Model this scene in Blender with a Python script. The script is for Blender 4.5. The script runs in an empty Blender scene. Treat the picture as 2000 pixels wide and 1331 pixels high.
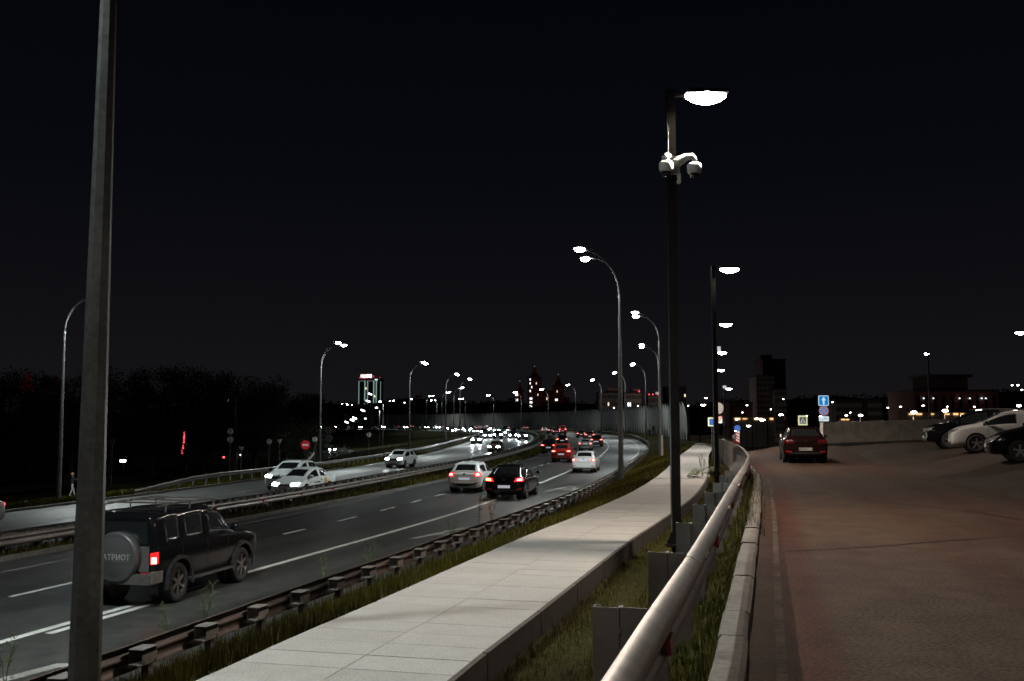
import bpy, bmesh, math, random
from mathutils import Vector, Matrix
random.seed(7)
rnd = random.Random(11)
scene = bpy.context.scene
col = scene.collection

# ------------------------------------------------------------------ camera
CAM_H = 3.25
FPX = 1944.4            # focal length in pixels of the 2000 px wide photograph
PITCH = math.atan((832 - 665.5) / FPX)
cam_d = bpy.data.cameras.new('camera'); cam_d.lens = 35; cam_d.sensor_width = 36
cam_d.clip_start = 0.05; cam_d.clip_end = 9000
cam = bpy.data.objects.new('camera', cam_d); col.objects.link(cam)
cam.location = (0, 0, CAM_H); cam.rotation_euler = (math.pi / 2 + PITCH, 0, 0)
scene.camera = cam

# ------------------------------------------------------------------ night sky
W = bpy.data.worlds.new('World'); scene.world = W; W.use_nodes = True
nt = W.node_tree; nt.nodes.clear()
out = nt.nodes.new('ShaderNodeOutputWorld'); bg = nt.nodes.new('ShaderNodeBackground')
tc = nt.nodes.new('ShaderNodeTexCoord'); sep = nt.nodes.new('ShaderNodeSeparateXYZ')
ramp = nt.nodes.new('ShaderNodeValToRGB')
cr_ = ramp.color_ramp
cr_.elements[0].position = 0.0; cr_.elements[0].color = (0.0080, 0.0070, 0.0082, 1)
cr_.elements[1].position = 0.5; cr_.elements[1].color = (0.0009, 0.0011, 0.0027, 1)
e = cr_.elements.new(0.10); e.color = (0.0052, 0.0050, 0.0066, 1)
e = cr_.elements.new(0.25); e.color = (0.0022, 0.0026, 0.0042, 1)
nt.links.new(tc.outputs['Generated'], sep.inputs[0]); nt.links.new(sep.outputs['Z'], ramp.inputs[0])
nt.links.new(ramp.outputs[0], bg.inputs[0]); bg.inputs[1].default_value = 1.0
nt.links.new(bg.outputs[0], out.inputs[0])

scene.view_settings.view_transform = 'Standard'; scene.view_settings.look = 'None'
scene.view_settings.exposure = 0.0; scene.view_settings.gamma = 1.0
scene.view_settings.use_curve_mapping = False
scene.render.engine = 'CYCLES'
cy = scene.cycles
cy.use_denoising = True; cy.max_bounces = 5; cy.diffuse_bounces = 2; cy.glossy_bounces = 3
cy.transmission_bounces = 3; cy.transparent_max_bounces = 6; cy.sample_clamp_indirect = 3.0
cy.sample_clamp_direct = 0.0; cy.use_light_tree = True; cy.caustics_reflective = False; cy.caustics_refractive = False
cy.filter_width = 1.6

# ------------------------------------------------------------------ geometry of the place
def zr(D):
    if D < 105: return 0.0
    s = D - 105
    return 2.4 * (1 - math.exp(-s * s / (s + 30) / 150))
SKEY = [(-24,-52),(-17.6,-26),(-11.8,-3),(-9.7,7),(-7.7,15.3),(-5.8,22.8),(-1.2,41.9),(4.4,73.9),(9.4,107.2),(13.9,144.3),(16.2,180),(17.0,215),
        (16.2,250),(13.2,290),(7,330),(-4,370),(-20,410),(-43,450),(-78,485),(-130,515),(-210,540),(-320,560),(-430,572)]
def catmull(p, n=16):
    o = []
    for i in range(len(p) - 1):
        p0 = p[max(0, i-1)]; p1 = p[i]; p2 = p[i+1]; p3 = p[min(len(p)-1, i+2)]
        for k in range(n):
            t = k / n
            o.append(tuple(.5*(2*p1[j]+(p2[j]-p0[j])*t+(2*p0[j]-5*p1[j]+4*p2[j]-p3[j])*t*t+(3*p1[j]-p0[j]-3*p2[j]+p3[j])*t**3) for j in range(len(p1))))
    return o + [tuple(p[-1])]
class Path:
    def __init__(self, pts):
        self.p = pts; self.s = [0.0]
        for a, b in zip(pts, pts[1:]): self.s.append(self.s[-1] + math.hypot(b[0]-a[0], b[1]-a[1]))
        self.L = self.s[-1]
    def at(self, s, off=0.0):
        s = min(max(s, 0.0), self.L)
        lo, hi = 0, len(self.s) - 1
        while hi - lo > 1:
            m = (lo + hi) // 2
            if self.s[m] <= s: lo = m
            else: hi = m
        def tan(i):
            a = self.p[max(0, i-1)]; b = self.p[min(len(self.p)-1, i+1)]
            l = math.hypot(b[0]-a[0], b[1]-a[1]); return ((b[0]-a[0])/l, (b[1]-a[1])/l)
        t = (s - self.s[lo]) / (self.s[hi] - self.s[lo]) if hi > lo else 0
        ta, tb = tan(lo), tan(hi)
        tx = ta[0]*(1-t)+tb[0]*t; ty = ta[1]*(1-t)+tb[1]*t
        l = math.hypot(tx, ty); tx /= l; ty /= l
        x = self.p[lo][0]*(1-t)+self.p[hi][0]*t; y = self.p[lo][1]*(1-t)+self.p[hi][1]*t
        return x + ty*off, y - tx*off, tx, ty
    def near(self, x, y):
        best = min(range(len(self.p)), key=lambda i: (self.p[i][0]-x)**2 + (self.p[i][1]-y)**2)
        _, _, tx, ty = self.at(self.s[best])
        dx, dy = x - self.p[best][0], y - self.p[best][1]
        return self.s[best] + dx*tx + dy*ty, dx*ty - dy*tx
S = Path(catmull(SKEY))
def sD(D):
    lo, hi = 0.0, S.L
    for _ in range(40):
        m = (lo + hi) / 2
        if S.at(m)[1] < D: lo = m
        else: hi = m
    return lo
def lin(x, tab):
    if x <= tab[0][0]: return tab[0][1]
    for (a, va), (b, vb) in zip(tab, tab[1:]):
        if x <= b: 
            t = (x-a)/(b-a); t = t*t*(3-2*t)
            return va + (vb-va)*t
    return tab[-1][1]
def zh(y, off):
    """height of the highway corridor at offset off from the bus-lane line"""
    z = zr(y)
    if off < -6.6:
        f = 1.0 if y < 90 else max(0.0, 1 - (y-90)/80)
        t = min(1.0, (-off - 6.6) / 0.9)
        z -= (0.33*f + 0.04) * t * t * (3-2*t) + 0.012 * max(0.0, min(-off - 8, 10))
        if off < -19: z -= min(2.6, (-off - 19) * 0.085)
    return z
def ray(px, py):
    u = (px-1000)/FPX; v = (665.5-py)/FPX
    return u, math.cos(PITCH) - v*math.sin(PITCH), math.sin(PITCH) + v*math.cos(PITCH)
def hit(px, py, surf, near=1.0, far=1500.0):
    """where the line of sight of a photograph pixel meets a surface z = surf(x, y)"""
    x, y, z = ray(px, py); x /= y; z /= y
    lo = near; st = 1.02
    while lo < far and CAM_H + z*lo*st > surf(x*lo*st, lo*st): lo *= st
    hi = lo*st
    for _ in range(30):
        m = (lo+hi)/2
        if CAM_H + z*m > surf(x*m, m): lo = m
        else: hi = m
    return x*lo, lo
def hw(x, y):
    s, o = S.near(x, y); return zh(y, o)
def spot(px, D):
    return (px-1000)/FPX*D*1.0, D
def zpx(py, D):
    """height seen at photograph row py at distance D"""
    _, y, z = ray(1000, py); return CAM_H + z/y*D

def XP(px, D, z=None, py=None):
    """world x of photograph column px at distance D and height z (or row py)"""
    if py is None:
        # row at which height z is seen at distance D
        lo, hi = -6000.0, 4000.0
        for _ in range(50):
            m = (lo+hi)/2
            if zpx(m, D) > z: lo = m
            else: hi = m
        py = lo
    u, y, _ = ray(px, py); return u/y*D

# ------------------------------------------------------------------ helpers
def link(name, me, mat=None, parent=None, loc=None):
    o = bpy.data.objects.new(name, me); col.objects.link(o)
    if mat is not None and me is not None:
        for m in (mat if isinstance(mat, (list, tuple)) else [mat]): me.materials.append(m)
    if parent is not None: o.parent = parent
    if loc is not None: o.location = loc
    return o
def mesh(name, vs, fs, mi=None, smooth=False):
    me = bpy.data.meshes.new(name); me.from_pydata([tuple(v) for v in vs], [], fs); me.update()
    if mi: me.polygons.foreach_set('material_index', mi)
    if smooth: me.polygons.foreach_set('use_smooth', [True]*len(fs))
    return me
def tag(o, label=None, cat=None, group=None, kind=None):
    if label: o['label'] = label
    if cat: o['category'] = cat
    if group: o['group'] = group
    if kind: o['kind'] = kind
    return o
def empty(name, loc=(0,0,0), rz=0.0, label=None, cat=None, group=None, kind=None):
    o = bpy.data.objects.new(name, None); col.objects.link(o); o.location = loc; o.rotation_euler = (0,0,rz)
    o.empty_display_size = 0.2
    return tag(o, label, cat, group, kind)
class B:
    """collects simple solids into one mesh"""
    def __init__(s): s.v = []; s.f = []; s.m = []
    def add(s, vs, fs, m=0):
        n = len(s.v); s.v += [tuple(v) for v in vs]; s.f += [tuple(i+n for i in f) for f in fs]; s.m += [m]*len(fs); return s
    def box(s, c, d, rz=0.0, m=0, M=None):
        x, y, z = d[0]/2, d[1]/2, d[2]/2
        vs = [Vector((i*x, j*y, k*z)) for i in (-1,1) for j in (-1,1) for k in (-1,1)]
        R = M if M is not None else Matrix.Rotation(rz, 3, 'Z')
        vs = [R @ v + Vector(c) for v in vs]
        return s.add(vs, [(0,1,3,2),(4,6,7,5),(0,4,5,1),(2,3,7,6),(0,2,6,4),(1,5,7,3)], m)
    def tube(s, pts, rs, n=8, m=0, cap=True, ph=0.0):
        pts = [Vector(p) for p in pts]
        if not isinstance(rs, (list, tuple)): rs = [rs]*len(pts)
        base = len(s.v); prev = None
        for i, p in enumerate(pts):
            d = (pts[min(i+1, len(pts)-1)] - pts[max(i-1, 0)]).normalized()
            if prev is None:
                a = Vector((1,0,0)) if abs(d.x) < 0.9 else Vector((0,1,0))
                u = d.cross(a).normalized()
            else: u = (prev - d*prev.dot(d)).normalized()
            prev = u; w = d.cross(u)
            for k in range(n):
                an = 2*math.pi*k/n + ph
                s.v.append(tuple(p + (u*math.cos(an) + w*math.sin(an))*rs[i]))
        for i in range(len(pts)-1):
            for k in range(n):
                a = base+i*n+k; b = base+i*n+(k+1)%n
                s.f.append((a, b, b+n, a+n)); s.m.append(m)
        if cap:
            s.f.append(tuple(base+k for k in range(n))[::-1]); s.m.append(m)
            e0 = base+(len(pts)-1)*n; s.f.append(tuple(e0+k for k in range(n))); s.m.append(m)
        return s
    def prism(s, poly, z0, z1, m=0):
        n = len(poly)
        vs = [(x,y,z0) for x,y in poly] + [(x,y,z1) for x,y in poly]
        fs = [tuple(range(n))[::-1], tuple(range(n, 2*n))] + [(i,(i+1)%n,(i+1)%n+n,i+n) for i in range(n)]
        return s.add(vs, fs, m)
    def lathe(s, prof, n=16, c=(0,0,0), m=0, M=None):
        R = M if M is not None else Matrix.Identity(3); base = len(s.v)
        for r, z in prof:
            for k in range(n):
                a = 2*math.pi*k/n
                s.v.append(tuple(R @ Vector((r*math.cos(a), r*math.sin(a), z)) + Vector(c)))
        for i in range(len(prof)-1):
            for k in range(n):
                a = base+i*n+k; b = base+i*n+(k+1)%n
                s.f.append((a,b,b+n,a+n)); s.m.append(m)
        return s
    def me(s, name='mesh', smooth=False): return mesh(name, s.v, s.f, s.m, smooth)
    def obj(s, name, mat, parent=None, smooth=False, loc=None):
        return link(name, s.me(name, smooth), mat, parent, loc)

# ------------------------------------------------------------------ materials
def mat(name, color, rough=0.6, metal=0.0, noise=None, patchy=1.0, bump=None, emit=None, spec=None, coat=0.0, stretch=None, extra=None):
    """noise=(scale, amount, detail) varies the base colour; bump=(scale, strength)"""
    m = bpy.data.materials.new(name); m.use_nodes = True
    t = m.node_tree; p = t.nodes['Principled BSDF']
    p.inputs['Base Color'].default_value = (*color, 1); p.inputs['Roughness'].default_value = rough
    p.inputs['Metallic'].default_value = metal
    if spec is not None: p.inputs['Specular IOR Level'].default_value = spec
    if coat: p.inputs['Coat Weight'].default_value = coat; p.inputs['Coat Roughness'].default_value = 0.04
    if emit:
        p.inputs['Emission Color'].default_value = (*emit[:3], 1); p.inputs['Emission Strength'].default_value = emit[3]
    if noise or bump:
        g = t.nodes.new('ShaderNodeNewGeometry'); mp = t.nodes.new('ShaderNodeMapping')
        t.links.new(g.outputs['Position'], mp.inputs[0])
        if stretch: mp.inputs['Rotation'].default_value = (0,0,stretch[0]); mp.inputs['Scale'].default_value = stretch[1]
    if noise:
        n = t.nodes.new('ShaderNodeTexNoise'); n.inputs['Scale'].default_value = noise[0]; n.inputs['Detail'].default_value = noise[2] if len(noise) > 2 else 6
        n2 = t.nodes.new('ShaderNodeTexNoise'); n2.inputs['Scale'].default_value = noise[0]*0.09; n2.inputs['Detail'].default_value = 4
        t.links.new(mp.outputs[0], n.inputs[0]); t.links.new(mp.outputs[0], n2.inputs[0])
        ad = t.nodes.new('ShaderNodeMath'); ad.operation = 'ADD'; t.links.new(n.outputs[0], ad.inputs[0])
        pm = t.nodes.new('ShaderNodeMath'); pm.operation = 'MULTIPLY_ADD'; pm.inputs[1].default_value = patchy; pm.inputs[2].default_value = .5*(1-patchy)
        t.links.new(n2.outputs[0], pm.inputs[0]); t.links.new(pm.outputs[0], ad.inputs[1])
        mr = t.nodes.new('ShaderNodeMapRange'); mr.inputs[1].default_value = 0.82; mr.inputs[2].default_value = 1.18
        mr.inputs[3].default_value = 1-noise[1]; mr.inputs[4].default_value = 1+noise[1]
        t.links.new(ad.outputs[0], mr.inputs[0])
        vm = t.nodes.new('ShaderNodeVectorMath'); vm.operation = 'SCALE'; vm.inputs[0].default_value = color
        t.links.new(mr.outputs[0], vm.inputs['Scale']); t.links.new(vm.outputs[0], p.inputs['Base Color'])
        m['_c'] = 1
    if bump:
        b = t.nodes.new('ShaderNodeTexNoise'); b.inputs['Scale'].default_value = bump[0]; b.inputs['Detail'].default_value = 5
        t.links.new(mp.outputs[0], b.inputs[0]); bp = t.nodes.new('ShaderNodeBump'); bp.inputs['Strength'].default_value = bump[1]; bp.inputs['Distance'].default_value = bump[2] if len(bump) > 2 else 0.01
        t.links.new(b.outputs[0], bp.inputs['Height']); t.links.new(bp.outputs[0], p.inputs['Normal'])
    return m
def glow(name, c, s):
    m = bpy.data.materials.new(name); m.use_nodes = True; t = m.node_tree; p = t.nodes['Principled BSDF']
    p.inputs['Base Color'].default_value = (*[min(0.9, x) for x in c], 1); p.inputs['Emission Color'].default_value = (*c, 1); p.inputs['Emission Strength'].default_value = s
    return m
def streak_mat(name, color, tint, rough, path_rz, scale, lo, hi, bump):
    """asphalt: grain, plus long stains and wheel tracks that run with the road"""
    m = mat(name, color, rough, noise=(30, 0.62) if rough > .7 else (34, 0.40), bump=bump, spec=0.12 if rough > .7 else None, patchy=.4 if rough > .7 else 1.0)
    t = m.node_tree; p = t.nodes['Principled BSDF']
    g = t.nodes.new('ShaderNodeNewGeometry'); mp = t.nodes.new('ShaderNodeMapping'); mp.vector_type = 'TEXTURE'
    mp.inputs['Rotation'].default_value = (0,0,path_rz); mp.inputs['Scale'].default_value = scale
    n = t.nodes.new('ShaderNodeTexNoise'); n.inputs['Scale'].default_value = 1.0; n.inputs['Detail'].default_value = 4
    t.links.new(g.outputs['Position'], mp.inputs[0]); t.links.new(mp.outputs[0], n.inputs[0])
    r = t.nodes.new('ShaderNodeMapRange'); r.inputs[1].default_value = lo; r.inputs[2].default_value = hi
    t.links.new(n.outputs[0], r.inputs[0])
    mx = t.nodes.new('ShaderNodeMix'); mx.data_type = 'RGBA'; mx.blend_type = 'MULTIPLY'
    src = p.inputs['Base Color'].links[0].from_socket
    t.links.new(r.outputs[0], mx.inputs['Factor']); t.links.new(src, mx.inputs[6]); mx.inputs[7].default_value = (*tint, 1)
    t.links.new(mx.outputs[2], p.inputs['Base Color'])
    return m
M = {}
M['asphalt'] = streak_mat('asphalt', (0.055,0.057,0.055), (0.62,0.62,0.60), 0.44, -0.25, (1.0, 30, 1), 0.42, 0.62, (60, 0.25, 0.006))
M['asphalt_lot'] = streak_mat('asphalt_lot', (0.038,0.0222,0.0143), (0.78,0.68,0.62), 0.9, -0.2, (0.9, 14, 1), 0.45, 0.62, (70, 0.35, 0.006))
M['asphalt_old'] = mat('asphalt_old', (0.032,0.0215,0.0160), 0.9, spec=.12, noise=(14, 0.28), bump=(60, 0.3, 0.006))
M['paint'] = mat('road_paint', (0.62,0.64,0.62), 0.6, noise=(30, 0.18))
M['paint_yellow'] = mat('edge_paint', (0.50,0.47,0.36), 0.6, noise=(30, 0.2))
M['paint_worn'] = mat('worn_paint', (0.050,0.036,0.028), 0.9, spec=.1, noise=(22, 0.5))
M['paint_grey'] = mat('grey_paint', (0.24,0.25,0.24), 0.65, noise=(26, 0.35))
M['concrete'] = mat('paving_concrete', (0.238,0.224,0.208), 0.85, patchy=.22, noise=(50, 0.24), bump=(90, 0.3, 0.004))
M['concrete_b'] = mat('paving_concrete_b', (0.224,0.210,0.195), 0.85, patchy=.22, noise=(50, 0.24), bump=(90, 0.3, 0.004))
M['concrete_c'] = mat('paving_concrete_c', (0.248,0.235,0.220), 0.85, patchy=.22, noise=(50, 0.24), bump=(90, 0.3, 0.004))
M['kerb'] = mat('kerb_concrete', (0.095,0.082,0.070), 0.9, noise=(12, 0.25), bump=(40, 0.5, 0.01))
M['kerb_dark'] = mat('kerb_weathered', (0.10,0.094,0.085), 0.9, noise=(8, 0.3), bump=(30, 0.5, 0.01))
M['wall'] = mat('wall_concrete', (0.42,0.38,0.33), 0.9, noise=(2.2, 0.22), bump=(25, 0.4, 0.01))
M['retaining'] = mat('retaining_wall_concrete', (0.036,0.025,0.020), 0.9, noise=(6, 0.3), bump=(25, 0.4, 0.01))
M['zinc_post'] = mat('galvanised_post', (0.105,0.098,0.092), 0.5, 0.35, noise=(6, 0.25), bump=(12, 0.15, 0.01))
M['rail_back'] = mat('shaded_steel', (0.060,0.042,0.036), 0.6, 0.3, noise=(7, 0.35))  # shade on the beam's back, turned from the lamps, put into its colour
M['zinc_bright'] = mat('galvanised_beam', (0.235,0.215,0.20), 0.40, 0.45, noise=(9, 0.18), bump=(12, 0.15, 0.01))
M['grass_soil'] = mat('grass_soil', (0.022,0.020,0.005), 0.95, spec=.05, noise=(5, 0.4), bump=(18, 0.9, 0.05))
M['grass_b'] = mat('grass_blade', (0.042,0.037,0.004), 0.9, spec=.08, noise=(1.2, 0.45))
M['grass_dry'] = mat('grass_dry', (0.17,0.14,0.07), 0.85)
M['leaf'] = mat('weed_leaf', (0.060,0.085,0.022), 0.6, noise=(6, 0.3))
M['earth'] = mat('earth', (0.020,0.021,0.014), 0.95, noise=(0.3, 0.4))
M['zinc'] = mat('galvanised_steel', (0.27,0.25,0.235), 0.42, 0.55, noise=(9, 0.22), bump=(12, 0.15, 0.01))
M['zinc_dull'] = mat('weathered_steel', (0.115,0.105,0.097), 0.55, 0.4, noise=(7, 0.3), bump=(12, 0.15, 0.01))
M['pole_zinc'] = mat('pole_steel', (0.11,0.11,0.106), 0.42, 0.5, noise=(14, 0.22), bump=(20, 0.2, 0.01))
M['dark_pole'] = mat('dark_pole_paint', (0.009,0.007,0.006), 0.42, noise=(4, 0.2), spec=0.25)
M['white_plastic'] = mat('white_plastic', (0.72,0.74,0.72), 0.4)
M['black_plastic'] = mat('black_plastic', (0.02,0.02,0.022), 0.35)
M['black_rubber'] = mat('tyre_rubber', (0.018,0.018,0.018), 0.85, bump=(30, 0.3, 0.01))
M['glass'] = mat('tinted_glass', (0.012,0.014,0.015), 0.06, spec=0.6)
M['dome'] = mat('camera_dome', (0.02,0.02,0.022), 0.08)
M['rim'] = mat('alloy_rim', (0.42,0.42,0.42), 0.3, 0.8)
M['chrome'] = mat('chrome', (0.75,0.75,0.75), 0.12, 1.0)
M['plate'] = glow('number_plate', (0.75,0.80,0.95), 0.30)  # plate glows by itself in place of light from plate lamps
M['plate_dim'] = mat('number_plate_unlit', (0.42,0.40,0.38), 0.5)
M['plate_ink'] = mat('plate_ink', (0.02,0.02,0.03), 0.5)
M['lamp'] = glow('street_lamp_lens', (0.90,0.97,1.0), 60)
M['lamp_warm'] = glow('square_lamp_lens', (1.0,0.97,0.92), 60)
M['head'] = glow('headlight_lens', (0.86,0.95,1.0), 38)
M['head_far'] = glow('headlight_lens_far', (0.86,0.96,1.0), 120)
M['head_off'] = mat('headlight_unlit', (0.20,0.20,0.20), 0.12, spec=0.8)
M['tail'] = glow('tail_light_lit', (1.0,0.012,0.012), 1.6)
M['tail_core'] = glow('tail_light_core', (1.0,0.42,0.36), 4.0)
M['tail_off'] = mat('tail_light_unlit', (0.07,0.004,0.004), 0.2)
M['orange'] = glow('turn_signal_lit', (1.0,0.38,0.08), 14.0)
M['reflector'] = mat('red_reflector', (0.42,0.015,0.015), 0.35)
M['crown'] = mat('tree_foliage', (0.030,0.036,0.016), 0.9, noise=(0.7, 0.5))
M['bark'] = mat('bark', (0.06,0.05,0.04), 0.9, noise=(5, 0.3))
M['red_paint'] = mat('sign_red', (0.50,0.03,0.03), 0.5)
M['white_paint'] = mat('sign_white', (0.75,0.75,0.72), 0.5)
M['sign_back'] = mat('sign_back_metal', (0.33,0.33,0.32), 0.55, 0.2, noise=(3, 0.15))
def paintm(name, c, rough=0.28, metal=0.0, coat=0.6): return mat('car_paint_'+name, c, rough, metal, coat=coat)
P = dict(white=paintm('white', (0.78,0.83,0.84), .35), black=mat('car_paint_black', (0.005,0.005,0.006), .14, spec=.35), red=paintm('red', (0.30,0.014,0.010), .3),
         silver=paintm('silver', (0.34,0.34,0.31), .32, .5), grey=paintm('grey', (0.055,0.055,0.06), .3, .3), darkred=paintm('maroon', (0.07,0.006,0.006), .3), maroon=mat('car_paint_dark_maroon', (0.010,0.0035,0.0035), .16, spec=.35),
         brown=paintm('brown', (0.115,0.062,0.048), .3, .2), blue=paintm('dark_blue', (0.02,0.028,0.05), .3, .2))

# ------------------------------------------------------------------ ground sheets
def sheet(name, s0, s1, offs, zf, mt, step=2.0, path=S, label=None, parent=None, kind='structure', dstep=None):
    """a strip that follows a path; offs = list of numbers or functions of the distance y"""
    ss = []; s = s0
    while s < s1:
        ss.append(s); s += step if dstep is None else dstep(s)
    ss.append(s1)
    vs = []; fs = []; n = len(offs)
    for s in ss:
        y0 = path.at(s)[1]
        for o in offs:
            oo = o(y0) if callable(o) else o
            x, y, _, _ = path.at(s, oo); vs.append((x, y, zf(y0, oo)))
    for i in range(len(ss)-1):
        for k in range(n-1):
            a = i*n+k; fs.append((a, a+1, a+1+n, a+n))
    o = link(name, mesh(name, vs, fs), mt, parent)
    if kind: o['kind'] = kind
    return o
S0, S1 = 0.0, S.L
sN = sD(62.0)
def big(s): return 2.0 if s < sD(120) else 5.0
edgeL = lambda y: lin(y, [(20,-5.3),(35,-5.7),(60,-6.1),(113,-7.2),(150,-8.0),(250,-7.5)])
edgeR = lambda y: lin(y, [(60,3.4),(96,3.6),(130,4.1),(170,4.5)])
shoulder = lambda y: edgeL(y) - lin(y, [(25,1.25),(60,1.1),(110,0.5)])
railN = lambda y: lin(y, [(22,-8.35),(40,-8.7),(80,-9.3),(135,-9.7),(200,-10.0)])
railF = lambda y: railN(y) - lin(y, [(22,0.75),(60,1.2),(135,1.7),(200,1.6)])
farIn = lambda y: railF(y) - 0.7
farLine = lambda y: farIn(y) - 0.5
midLine = lambda y: lin(y, [(35,-16.2),(60,-16.6),(90,-17.5),(150,-17.6),(175,-16.8)])
farOut = lambda y: lin(y, [(50,-24.0),(80,-24.2),(110,-25.3),(180,-25.3),(260,-24)])
farRail = lambda y: farOut(y) - 1.0
barrierOff = lambda y: lin(y, [(115,12.5),(162,13.0),(230,13.5),(295,14.5),(390,20),(500,20)])
railR_off = lambda y: lin(y, [(30,4.1),(63,4.3),(118,5.0),(143,5.5),(190,6.2),(300,6.2)])

zfun = lambda d: (lambda y, o: zh(y, o) + d)
sheet('highway_road', S0, S1, [shoulder, -3.2, 0, 2.5, lambda y: railR_off(y)+0.15], zfun(0), M['asphalt'], dstep=big)
sheet('median_grass_strip', S0, S1, [lambda y: farIn(y), lambda y: (farIn(y)+railN(y))/2, railN, lambda y: shoulder(y)-0.55, lambda y: shoulder(y)-0.16, shoulder], lambda y, o: zh(y, o) + (0.16 if railF(y)-.3 < o < shoulder(y)-.5 else 0.05 if farIn(y)+.1 < o < shoulder(y)-.3 else -0.02), M['grass_soil'], dstep=big)
sheet('opposite_road', S0, S1, [farOut, lambda y: (farOut(y)+midLine(y))/2, midLine, farIn], zfun(-0.008), M['asphalt'], dstep=big)
def zleft(y, o):
    z = zh(y, o) - 0.012
    return z if o > -40 else max(z - (-40-o)*0.06, -3.72)
sheet('left_verge', S0, sD(420), [-75, -52, -40, -35, -30, -27, farOut], zleft, M['grass_soil'], dstep=lambda s: 4.0)

# the ground far around
vs = [(-5000,-400,-3.75),(5000,-400,-3.75),(5000,6000,-3.75),(-5000,6000,-3.75)]
tag(link('ground', mesh('ground', vs, [(0,1,2,3)]), M['earth']), kind='structure')

# right-hand side: sidewalk, ditch, kerb, upper road
WALK = Path(catmull([(-7.5,-16),(-4.6,-5),(-1.52,7.6),(-.68,10.8),(1.05,17.3),(2.65,22.8),(4.7,30.5),(7.45,43),(11.2,62),(16.2,86),(21.7,113)], 8))
WW = 0.94
KERB = Path(catmull([(-4.4,-16),(-1.75,-5),(1.05,5.57),(1.52,7.4),(2.5,11.2),(4.75,20),(7.6,32),(12.2,56),(15.9,75),(19.5,92)], 8))
def walk_x(y, off):
    lo, hi = 0, WALK.L
    for _ in range(30):
        m = (lo+hi)/2
        if WALK.at(m, off)[1] < y: lo = m
        else: hi = m
    return WALK.at(lo, off)[0]
def path_x(path, y, off=0.0):
    lo, hi = 0, path.L
    for _ in range(30):
        m = (lo+hi)/2
        if path.at(m, off)[1] < y: lo = m
        else: hi = m
    return path.at(lo, off)[0]
ZW = 1.30
def zwalk(y): return ZW if y < 113 else ZW - (y-113)*0.03
def z_upper(x, y):
    """upper road and car park"""
    fx = 10.7 + (y-20.8)*0.2147
    s = (x - fx) * 0.978
    t = min(1.0, max(0.0, s/3.6)); t = t*t*(3-2*t)
    rise = min(1.0, max(0.0, (y-40)/16)); rise = rise*rise*(3-2*rise)*.46
    q = min(1.0, max(0.0, (x-(.235*y-.4)-.3)/3.2)); rise *= q*q*(3-2*q)
    z = 1.70 + rise + (0.62-rise)*t
    if y > 58: z -= min(5.3, (y-58)**2/520.0)
    return z
# near verge between highway guard rail and sidewalk
vs = []; fs = []; ys = [ -20, -10, -4, 0, 3] + [5+i*2.5 for i in range(0, 45)]
NV = 7
for y in ys:
    sc_ = sD(y); xl = S.at(sc_, railR_off(y)+0.15)[0]; xr = walk_x(min(y, 112), -WW)
    if y > 112: xr += (y-112)*0.22
    z0 = zr(y) + 0.16; z1 = zwalk(y) - 0.03
    for k in range(NV):
        t = k/(NV-1); tt = t*t*(3-2*t)*0.6 + t*0.4
        vs.append((xl + (xr-xl)*t, y, z0 + (z1-z0)*tt - 0.01 + (0.04*math.sin(y*1.3+k*2) if 0 < k < NV-1 else 0)))
for i in range(len(ys)-1):
    for k in range(NV-1):
        a = i*NV+k; fs.append((a, a+1, a+1+NV, a+NV))
tag(link('near_verge', mesh('near_verge', vs, fs), M['grass_soil']), kind='structure')
# outer verge of the curve up to the noise barrier
sheet('outer_verge', sD(112), S1, [lambda y: railR_off(y)+0.1, lambda y: railR_off(y)+2.0, lambda y: barrierOff(y)+1.0, lambda y: barrierOff(y)+14], lambda y, o: zr(y) + (0.0 if o < railR_off(y)+1 else 0.35 if o < barrierOff(y)+2 else -5), M['grass_soil'], dstep=lambda s: 5.0)
# ditch between sidewalk and upper road
vs = []; fs = []; ys = [-16,-10,-5,-2,0,2,4] + [5+i*1.5 for i in range(0, 58)]; NV = 7
def ditch_z(y, t):
    prof = [(0,1.06),(0.25,0.98),(0.5,1.10),(0.75,1.40),(1,1.64)]
    z = lin(t, prof); zk = z_upper(path_x(KERB, min(y, 88), 0.05), y)
    return z + (zk-1.70)*t
for y in ys:
    xl = walk_x(min(y, 112), WW+0.02); xr = path_x(KERB, min(y, 91), 0.02)
    for k in range(NV):
        t = k/(NV-1); vs.append((xl+(xr-xl)*t, y, ditch_z(y, t)))
for i in range(len(ys)-1):
    for k in range(NV-1):
        a = i*NV+k; fs.append((a, a+1, a+1+NV, a+NV))
tag(link('ditch_verge', mesh('ditch_verge', vs, fs), M['grass_soil']), kind='structure')
# upper road sheet (one surface, driveway plus car park)
def upper_sheet(name, xa, xb, nx, y0, y1, mt, dz=0.0):
    vs = []; fs = []; ys = []; y = y0
    while y < y1: ys.append(y); y += 2.0 if y < 70 else 3.0
    ys.append(y1)
    for y in ys:
        a, b = xa(y), xb(y)
        for k in range(nx+1):
            x = a+(b-a)*k/nx; vs.append((x, y, z_upper(x, y)+dz))
    n = nx+1
    for i in range(len(ys)-1):
        for k in range(nx):
            a = i*n+k; fs.append((a, a+1, a+1+n, a+n))
    return tag(link(name, mesh(name, vs, fs, smooth=True), mt), kind='structure')
fold = lambda y: 10.7 + (y-20.8)*0.2147
ur_o = upper_sheet('upper_road', lambda y: path_x(KERB, min(y, 91), 0.2) + max(0, y-91)*.21, fold, 64, -16, 110, M['asphalt_lot'])
at = ur_o.data.color_attributes.new('dirt', 'FLOAT_COLOR', 'POINT')
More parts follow.
